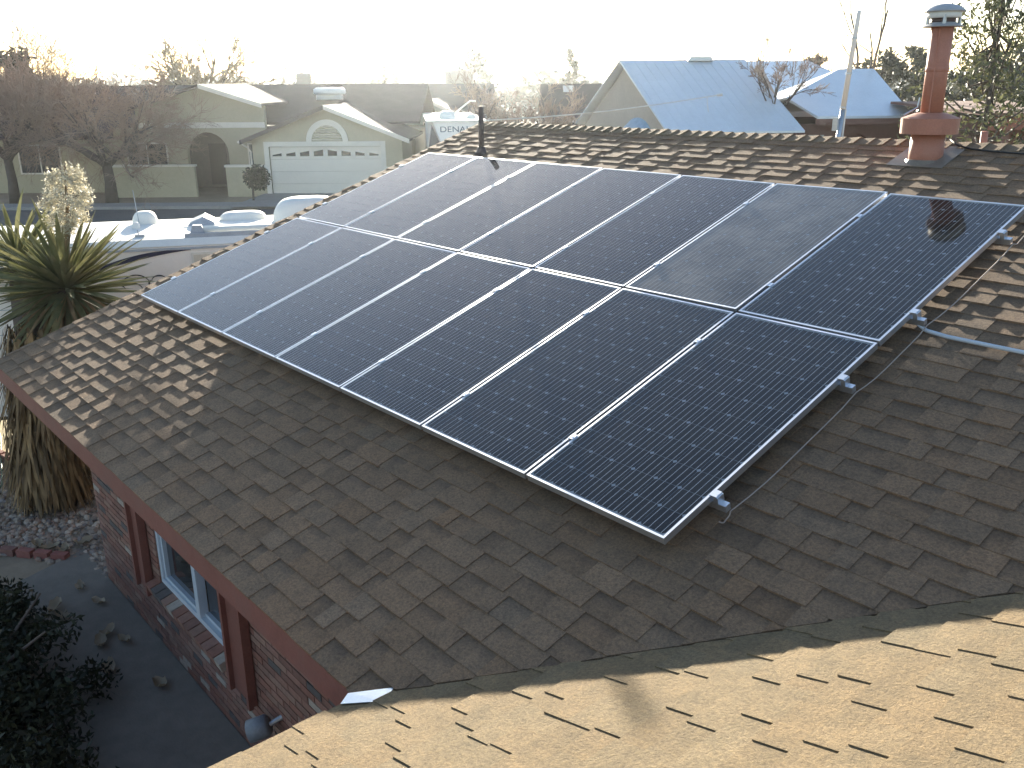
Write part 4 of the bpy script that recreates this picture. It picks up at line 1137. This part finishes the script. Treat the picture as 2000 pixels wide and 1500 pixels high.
def leafy_tree(name, base, h, rx, label, cat, seed, mat, clumps=26, per=130, size=0.14, trunk_h=0.25, conical=False, rad=0.16, group=None, sparse=1.0):
    rg = random.Random(seed)
    t = thing(name, base, label, cat, group)
    tb = MB(); tb.tube([base - ZV * 0.1, base + ZV * h * 0.5, base + ZV * h * 0.97], [rad, rad * 0.6, rad * 0.12], 8)
    cb = MB()
    for k in range(clumps):
        u = (k + rg.random()) / clumps
        z = h * (trunk_h + (1 - trunk_h) * u)
        w = rx * ((1 - u) ** 0.75 + 0.06 if conical else math.sqrt(max(0.05, 1 - (2 * u - 0.85) ** 2)))
        a = rg.uniform(0, 6.283); q = w * math.sqrt(rg.random()) * sparse
        c = base + Vector((math.cos(a) * q, math.sin(a) * q, z))
        tb.tube([base + ZV * max(0.2, z - q * 0.5), base.lerp(c, 0.5) + ZV * (z * 0.38), c], [rad * 0.3, rad * 0.2, rad * 0.06], 5, cap=False)
        s = rx * rg.uniform(0.22, 0.40) * (0.6 + 0.5 * (1 - u) if conical else 1)
        leaves(cb, rg, c, s, s * 0.7, per, size, (0.55, 1.35), 0.0, 0.25)
    part("trunk", tb, M_BARK, t, True)
    part("crown", cb, mat, t)
    return t

# big bare tree in front of the low wall, left
bare_tree("bare_tree", S(-18.4, 42.3, 0.12), 6.9, 0.24, "wide bare brown tree in front of the olive house at left", seed=4, trunk_h=0.24, limbs=9, lean=1.45, maxlev=5, spread=0.66, up=0.12, nkids=(3, 5), thick=1.1, shrink=0.68)
bare_tree("bare_tree", S(-22.6, 41.8, 0.12), 8.0, 0.2, "bare brown tree at the left edge beside the wider bare tree", seed=9, trunk_h=0.25, limbs=8, lean=1.0, maxlev=5, spread=0.62, up=0.22, nkids=(3, 5), thick=1.1, shrink=0.66)
bare_tree("bare_tree", S(-20.0, 62, 0), 9.0, 0.26, "pale bare tree rising behind the olive house roof ridge", seed=14, trunk_h=0.34, limbs=8, lean=1.1, maxlev=5, spread=0.5, up=0.2, mat=M_TWIG2, thick=3.0, nkids=(2, 4))
leafy_tree("evergreen_tree", S(-29.5, 57, 0), 6.8, 2.6, "dark rounded evergreen tree behind the bare trees at the left edge", "tree", 3, M_FARLEAF, 30, 130, 0.2)
bare_tree("bare_tree", S(10.7, 38.3, 0), 6.9, 0.065, "small bare tree in front of the brown lean-to and metal roofs", seed=23, trunk_h=0.60, limbs=6, lean=0.55, maxlev=4, spread=0.45, up=0.25, thick=1.3, nkids=(3, 4))
bare_tree("bare_tree", S(16.3, 44, 0), 12.2, 0.13, "tall bare tree with forked limbs rising behind the white mast", seed=31, trunk_h=0.30, limbs=3, lean=0.42, maxlev=3, spread=0.36, up=0.4, nkids=(2, 3), thick=1.0)
leafy_tree("pine_tree", S(12.9, 25.5, 0), 8.0, 2.6, "loose green pine tree right of the chimney pipe", "tree", 41, M_PINE, 72, 56, 0.085, 0.32, True, 0.14, None, 0.95)
leafy_tree("cypress_tree", S(-13.7, 105, 0), 7.5, 0.9, "dark pointed cypress above the olive house roof", "tree", 51, M_FARLEAF, 22, 90, 0.2, 0.02, True, 0.15)
leafy_tree("cypress_tree", S(-12.9, 106, 0), 6.9, 0.9, "shorter cypress touching the right side of the taller pointed one", "tree", 52, M_FARLEAF, 22, 90, 0.2, 0.02, True, 0.15)
leafy_tree("conifer_tree", S(-4.0, 105, 0), 8.6, 3.6, "broad grey conifer on the skyline left of the vent pipe top", "tree", 53, M_FARLEAF, 40, 110, 0.28, 0.02, True, 0.2)
leafy_tree("palm_tree", S(6.2, 100, 0), 8.2, 1.0, "narrow shaggy tree on the skyline near the centre", "tree", 54, M_FARLEAF, 26, 90, 0.25, 0.3, False, 0.2)
rgt = random.Random(77)
labs = ["hazy brown tree directly behind the vent pipe", "hazy brown tree second right of the vent pipe", "hazy brown tree third right of the vent pipe, before the dark roofed house"]
for k, (r_, f_, h_, w_) in enumerate(((-0.6, 50, 5.4, 1.6), (0.9, 49, 5.2, 1.7), (2.2, 47.5, 4.4, 1.3))):
    bare_tree("bare_tree", S(r_, f_, 0), h_, 0.16, labs[k], seed=60 + k, trunk_h=0.2, limbs=6, lean=0.7, maxlev=5, spread=0.55, up=0.2, nkids=(2, 4), thick=1.8, group="bare trees behind the ridge")
labs = ["olive tree left of the white mast top, behind the metal roof", "round olive tree between mast and chimney pipe", "olive tree touching the left edge of the chimney pipe", "olive tree just right of the chimney pipe", "broad olive tree behind the pine", "far right olive tree on the skyline"]
for k, (r_, f_, h_, w_) in enumerate(((22, 70, 6.6, 2.6), (26.5, 68, 6.8, 3.0), (30.5, 72, 7.2, 3.2), (34.5, 70, 6.8, 3.0), (39.5, 74, 7.4, 3.4), (44, 72, 7.0, 3.0))):
    leafy_tree("olive_tree", S(r_, f_, 0), h_, w_, labs[k], "tree", 80 + k, M_FARLEAF, 26, 110, 0.24, 0.12, False, 0.2, "olive trees on the right skyline")
# clipped standard by the garage
t = thing("topiary_tree", S(-11.7, 41.9, 0.12), "small dark ball shaped tree on a thin stem left of the garage door", "tree")
mb = MB(); mb.tube([S(-11.75, 41.9, 0.1), S(-11.72, 41.9, 0.9)], 0.05, 8); part("trunk", mb, M_BARK, t, True)
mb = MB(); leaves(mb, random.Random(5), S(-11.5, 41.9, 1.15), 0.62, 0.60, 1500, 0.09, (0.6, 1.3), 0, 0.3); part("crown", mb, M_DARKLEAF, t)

# ------------------------------------------------------------------ yucca by the gable corner
yb = Vector((-2.45, -0.62, 0))
yu = thing("yucca_tree", yb, "tall yucca with green sword leaves and a shaggy skirt of dead leaves", "yucca")
rgy = random.Random(90)
hd = S(-5.38, 10.75, 2.85)
mb = MB(); mb.tube([yb - ZV * 0.1, yb + ZV * 1.0, yb.lerp(hd, 0.6) + ZV * 0.9, hd], [0.30, 0.26, 0.22, 0.14], 12); part("trunk", mb, M_BARK, yu, True)
def blade(L_, w, droop):
    mb = MB(); n = 7; vs_, fs = [], []
    for k in range(n + 1):
        t = k / n
        ww = w * (0.55 + 0.9 * t if t < 0.5 else 1.0) * (1 - t ** 3) * 0.5 + 0.001
        z = -droop * t * t * L_
        vs_ += [(-ww, t * L_, z + ww * 0.5), (0, t * L_, z), (ww, t * L_, z + ww * 0.5)]
    for k in range(n):
        b = k * 3
        fs += [(b, b + 1, b + 4, b + 3), (b + 1, b + 2, b + 5, b + 4)]
    mb.add(vs_, fs)
    return mb
variants = []
for k in range(5):
    variants.append(blade((0.95, 1.05, 0.85, 0.75, 0.9)[k], (0.086, 0.094, 0.078, 0.082, 0.09)[k], (0.01, 0.05, 0.09, 0.02, 0.13)[k]).mesh("leaf", M_YUCCA, Vector((0, 0, 0)), True))
dead_variants = [blade(0.8, 0.05, 0.35).mesh("dead_leaf", M_YDEAD, Vector((0, 0, 0)), True), blade(0.7, 0.045, 0.6).mesh("dead_leaf", M_YDEAD, Vector((0, 0, 0)), True)]
def orient(d, roll):
    y = d.normalized(); x = y.cross(ZV)
    x = x.normalized() if x.length > 1e-3 else Vector((1, 0, 0))
    z = x.cross(y)
    m = Matrix((x, y, z)).transposed()
    return m @ Matrix.Rotation(roll, 3, 'Y')
def rosette(center, axis, n, lo_, seed, sc=1.0, name="leaf", vs_=None):
    rg = random.Random(seed)
    axis = axis.normalized()
    e1 = axis.orthogonal().normalized(); e2 = axis.cross(e1)
    for k in range(n):
        u = (k + 0.5) / n
        th = math.acos(1 - u * (1 - lo_))
        ph = k * 2.39996 + rg.uniform(-0.25, 0.25)
        d = axis * math.cos(th) + (e1 * math.cos(ph) + e2 * math.sin(ph)) * math.sin(th)
        me = rg.choice(vs_ or variants)
        o = link(name, me, yu, center + d * 0.06 - axis * 0.1 * u)
        o.rotation_euler = orient(d, rg.gauss(0, 0.3)).to_euler()
        s = sc * rg.uniform(0.82, 1.12); o.scale = (s, s, s)
rosette(hd, Vector((0.35, -0.25, 0.75)), 232, -0.45, 1)
hd2 = S(-6.55, 11.9, 2.95)
mb = MB(); mb.tube([yb + ZV * 1.3, hd2 - ZV * 0.6, hd2], [0.2, 0.17, 0.12], 10); part("trunk", mb, M_BARK, yu, True)
rosette(hd2, Vector((-0.1, -0.2, 1)), 70, -0.35, 2, 0.95)
rosette(hd - ZV * 0.12, Vector((0.35, -0.3, -0.8)), 64, 0.25, 3, 1.0, "dead_leaf", dead_variants)
# skirt of dead leaves round the trunk
mb = MB()
for k in range(2300):
    u = rgy.random() ** 0.8
    z = 0.15 + 2.25 * u
    a = rgy.uniform(0, 6.283)
    rr_ = (0.40 + 0.16 * u) * rgy.uniform(0.75, 1.1)
    ax = yb.lerp(hd, max(0.0, (z - 0.8) / 2.2)) if z > 0.8 else yb
    c = Vector((ax.x + rr_ * math.cos(a), ax.y + rr_ * math.sin(a), z + 0.1))
    L_ = rgy.uniform(0.3, 0.62)
    d = (Vector((math.cos(a) * rgy.uniform(-0.15, 0.4) + rgy.gauss(0, 0.12), math.sin(a) * rgy.uniform(-0.15, 0.4) + rgy.gauss(0, 0.12), -1))).normalized()
    s = d.cross(Vector((math.cos(a), math.sin(a), 0.1))).normalized() * rgy.uniform(0.012, 0.026)
    g = rgy.choice((0.35, 0.5, 0.62, 0.75, 0.95, 1.15))
    e = c + d * L_
    e.z = max(e.z, 0.02)
    mb.add([c - s, c + s, c.lerp(e, 0.6) + s * 0.9, e, c.lerp(e, 0.6) - s * 0.9], [(0, 1, 2, 3, 4)], (g, g * 0.95, g * 0.88, 1))
part("dead_leaf_skirt", mb, M_YDEAD, yu, kind="stuff")
# dry flower stalk
st = hd + Vector((-0.12, 0.10, 0.15)); tp = S(-5.28, 11.0, 4.28)
mb = MB(); mb.tube([hd, st.lerp(tp, 0.5), tp], [0.035, 0.025, 0.008], 8); part("flower_stalk", mb, M_YDEAD, yu, True)
mb = MB()
for k in range(70):
    t = 0.42 + 0.55 * (k / 70)
    p = st.lerp(tp, t)
    a = k * 2.4
    w = 0.30 * math.sin(math.pi * min(1, max(0.05, (1.02 - t) / 0.62))) * rgy.uniform(0.6, 1.15) + 0.04
    e = p + Vector((math.cos(a) * w, math.sin(a) * w, rgy.uniform(-0.18, 0.06)))
    mb.tube([p, p.lerp(e, 0.5) + ZV * 0.04, e], 0.005, 4, cap=False, tint=(0.7, 0.7, 0.7, 1))
    leaves(mb, rgy, p.lerp(e, 0.75), 0.10, 0.10, 90, 0.017, (0.6, 1.25), 0, 0.1)
part("flower_head", mb, M_YFLOWER, yu)

# ------------------------------------------------------------------ dark shrub at the bottom left
sb = Vector((1.55, -2.35, 0))
sh = thing("evergreen_shrub", sb, "dense dark evergreen shrub in the shaded bottom left corner", "shrub")
rgs = random.Random(33)
mb = MB()
for k in range(7):
    a = k * 0.9
    mb.tube([sb, sb + Vector((math.cos(a) * 0.3, math.sin(a) * 0.3, 0.5)), sb + Vector((math.cos(a) * 0.8, math.sin(a) * 0.7, 0.85))], [0.03, 0.02, 0.008], 6)
part("stem", mb, M_BARK, sh)
mb = MB()
for k in range(80):
    t = rgs.random()
    c = Vector((-0.35, -1.95, 0)).lerp(Vector((3.2, -2.2, 0)), t) + Vector((rgs.gauss(0, 0.25), rgs.gauss(0, 0.28) - 0.12, 0.12 + 0.62 * rgs.random() * (0.6 + 0.4 * t)))
    leaves(mb, rgs, c, 0.26, 0.2, 260, 0.035, (0.5, 1.5), 0, 0.2)
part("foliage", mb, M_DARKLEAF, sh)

# ------------------------------------------------------------------ gravel bed, edging, hose and fallen leaves
M_STONE = plain("river stone", (0.62, 0.60, 0.58), 0.85, 0.25, 9, bmp=0.2, tint=True)
rgg = random.Random(64)
ico = [(-1, 1.618, 0), (1, 1.618, 0), (-1, -1.618, 0), (1, -1.618, 0), (0, -1, 1.618), (0, 1, 1.618), (0, -1, -1.618), (0, 1, -1.618), (1.618, 0, -1), (1.618, 0, 1), (-1.618, 0, -1), (-1.618, 0, 1)]
icof = [(0, 11, 5), (0, 5, 1), (0, 1, 7), (0, 7, 10), (0, 10, 11), (1, 5, 9), (5, 11, 4), (11, 10, 2), (10, 7, 6), (7, 1, 8), (3, 9, 4), (3, 4, 2), (3, 2, 6), (3, 6, 8), (3, 8, 9), (4, 9, 5), (2, 4, 11), (6, 2, 10), (8, 6, 7), (9, 8, 1)]
def stone(mb, c, s, tint):
    rot = Matrix.Rotation(rgg.uniform(0, 6.28), 3, Vector((rgg.gauss(0, 1), rgg.gauss(0, 1), rgg.gauss(0, 1))).normalized())
    sx, sy, sz = s * rgg.uniform(0.8, 1.4), s * rgg.uniform(0.7, 1.1), s * rgg.uniform(0.5, 0.8)
    vs_ = []
    for p in ico:
        q = rot @ Vector(p) * (0.52 * rgg.uniform(0.85, 1.15))
        vs_.append(c + Vector((q.x * sx, q.y * sy, q.z * sz)))
    mb.add(vs_, icof, tint)
mb = MB()
pal = [(0.48, 0.38, 0.30), (0.38, 0.30, 0.24), (0.56, 0.44, 0.34), (0.33, 0.28, 0.25), (0.48, 0.33, 0.25), (0.62, 0.51, 0.41)]
for k in range(5200):
    x, y = rgg.uniform(-4.6, 0.0), rgg.uniform(-1.75, 0.9)
    if x > -0.95 + 0.2 * math.sin(y * 5) and y < -0.8: continue
    if y < -1.22 - 0.05 * math.sin(x * 3) and x > -1.4: continue
    s = rgg.choice((0.02, 0.026, 0.032, 0.04, 0.05))
    g = rgg.uniform(0.7, 1.2)
    stone(mb, Vector((x, y, s * 0.25)), s, tuple(k_ * g * 1.25 for k_ in rgg.choice(pal)) + (1,))
gv = part("gravel", mb, M_STONE); tag(gv, "bed of mixed brown and grey river stones below the yucca", "gravel", None, "stuff")
edge_spots = [(Vector((-4.95, -0.86, 0.045)), Vector((-3.5, -0.56, 0.045)), "far", 7), (Vector((-1.75, -1.72, 0.045)), Vector((-0.86, -1.02, 0.045)), "near", 6)]
for ea, eb, wh_, cnt in edge_spots:
    dx = (eb - ea).normalized(); dy = ZV.cross(dx)
    for k in range(cnt):
        mb = MB(); mb.box(ea.lerp(eb, k / (cnt - 1)), (0.18, 0.095, 0.085), (dx, dy, ZV), (0.60 * rgg.uniform(0.8, 1.1), 0.24, 0.20, 1))
        tag(part("edging_brick", mb, M_BRICK), "%s red edging brick of the row at the %s end of the gravel bed" % (ordw[k], wh_), "brick", "red edging bricks along the gravel")
mb = MB()
hp = [(-6.4, -0.6), (-5.6, -0.62), (-4.9, -0.75), (-4.2, -0.9), (-3.5, -1.05), (-3.2, -1.22), (-2.7, -1.42), (-2.2, -1.50), (-1.7, -1.52), (-1.2, -1.66), (-0.8, -1.85)]
sm = []
for i in range(len(hp) - 1):
    p0, p1, p2, p3 = [Vector(hp[max(0, min(len(hp) - 1, i + k))]) for k in (-1, 0, 1, 2)]
    for q in range(6):
        t = q / 6
        sm.append(0.5 * ((2 * p1) + (p2 - p0) * t + (2 * p0 - 5 * p1 + 4 * p2 - p3) * t * t + (3 * p1 - p0 - 3 * p2 + p3) * t ** 3))
mb.tube([Vector((p.x, p.y, 0.045)) for p in sm], 0.011, 8)
single("garden_hose", mb, plain("green garden hose", (0.045, 0.11, 0.07), 0.5), "thin green garden hose lying across the stones at the left edge", "hose", smooth=True)
M_DRY = leafmat("dry fallen leaf", (0.30, 0.23, 0.15), (0.46, 0.37, 0.26), 0.2)
spots = [(0.02, -1.06, "on the pale patio edge by the gravel"), (0.45, -1.0, "near the wall corner"), (0.28, -1.38, "beside the shrub, upper of two"), (0.50, -1.36, "beside the shrub, lower of two"), (1.10, -1.12, "below the window, upper of a cluster"), (1.24, -1.22, "below the window, left of a cluster"), (1.34, -1.03, "below the window, largest of a cluster"), (1.72, -1.30, "lying flat beside the dark shrub"), (2.25, -1.02, "alone furthest right on the patio"),
         (-1.0, -0.72, "big tan one on the stones near the wall"), (-0.95, -0.95, "tan one at the end of the gravel bed"), (-1.28, -1.15, "curled one on the stones by the hose"), (-1.12, -1.05, "tan one in the middle of the gravel end")]
for k, (x, y, wh_) in enumerate(spots):
    rg = random.Random(200 + k)
    s = rg.uniform(0.085, 0.13)
    ang = rg.uniform(0, 6.28)
    mb = MB(); n = 6; P = []
    for i in range(n + 1):
        t = i / n
        w = s * 0.55 * math.sin(math.pi * min(0.97, max(0.04, t))) ** 0.7
        z = 0.012 + 0.30 * s / 0.1 * (t - 0.5) ** 2 * rg.uniform(0.5, 1.0)
        for sd in (-1, 0, 1):
            P.append((sd * w, (t - 0.5) * 2 * s, z + abs(sd) * w * rg.uniform(0.3, 1.5)))
    F_ = []
    for i in range(n):
        b = i * 3
        F_ += [(b, b + 1, b + 4, b + 3), (b + 1, b + 2, b + 5, b + 4)]
    ca, sa = math.cos(ang), math.sin(ang)
    mb.add([Vector((x + px * ca - py * sa, y + px * sa + py * ca, 0.03 + pz)) for px, py, pz in P], F_, (rg.uniform(0.8, 1.2),) * 3 + (1,))
    single("fallen_leaf", mb, M_DRY, "curled dry leaf " + wh_, "leaf", "dry leaves on the patio and stones", True)

# ------------------------------------------------------------------ far town trees, hills, haze
rgf = random.Random(12)
mb = MB()
for k in range(420):
    f_ = rgf.uniform(110, 470); r_ = rgf.uniform(-0.72, 0.72) * f_
    h_ = rgf.uniform(0.5, 1.08) * (5.4 + 0.0105 * f_)
    leaves(mb, rgf, S(r_, f_, h_ * 0.5), h_ * rgf.uniform(0.5, 0.9), h_ * 0.5, 80, h_ * 0.15, (0.6, 1.2), 0, 0.3)
wd = part("far_trees", mb, M_FARLEAF); tag(wd, "hazy band of distant trees along the horizon", "trees", None, "stuff")
mb = MB()
n = 90
top, bot = [], []
for k in range(n + 1):
    r_ = -3600 + 7200 * k / n
    h_ = 7.5 + 3.5 * mnoise.noise(Vector((r_ * 0.0011, 0.3, 0))) + 1.6 * mnoise.noise(Vector((r_ * 0.006, 1.7, 0)))
    bot.append(S(r_, 1150, -1)); top.append(S(r_, 1250, h_))
back = [S(-3600 + 7200 * k / n, 1500, -1) for k in range(n + 1)]
mb.add(bot + top + back, [(k, k + 1, n + 2 + k, n + 1 + k) for k in range(n)] + [(n + 1 + k, n + 2 + k, 2 * n + 3 + k, 2 * n + 2 + k) for k in range(n)])
structure("hills", mb, plain("dry hills", (0.22, 0.19, 0.15), 0.95, 0.2, 0.01))
HAZE = True
if HAZE:
    mb = MB()
    mb.box(S(0, 500, 6.25), (10400, 10400, 14.5), (RT, FW, ZV))
    m, nt, b = newmat("haze air")
    nt.nodes.remove(b)
    pv = N(nt, "ShaderNodeVolumePrincipled")
    pv.inputs["Color"].default_value = (0.86, 0.93, 1.0, 1)
    pv.inputs["Density"].default_value = 0.0004
    pv.inputs["Anisotropy"].default_value = 0.9
    nt.links.new(pv.outputs[0], nt.nodes["Material Output"].inputs["Volume"])
    hz = part("haze", mb, m); tag(hz, "thin sunlit haze filling the air over the whole neighbourhood", "haze", None, "stuff")
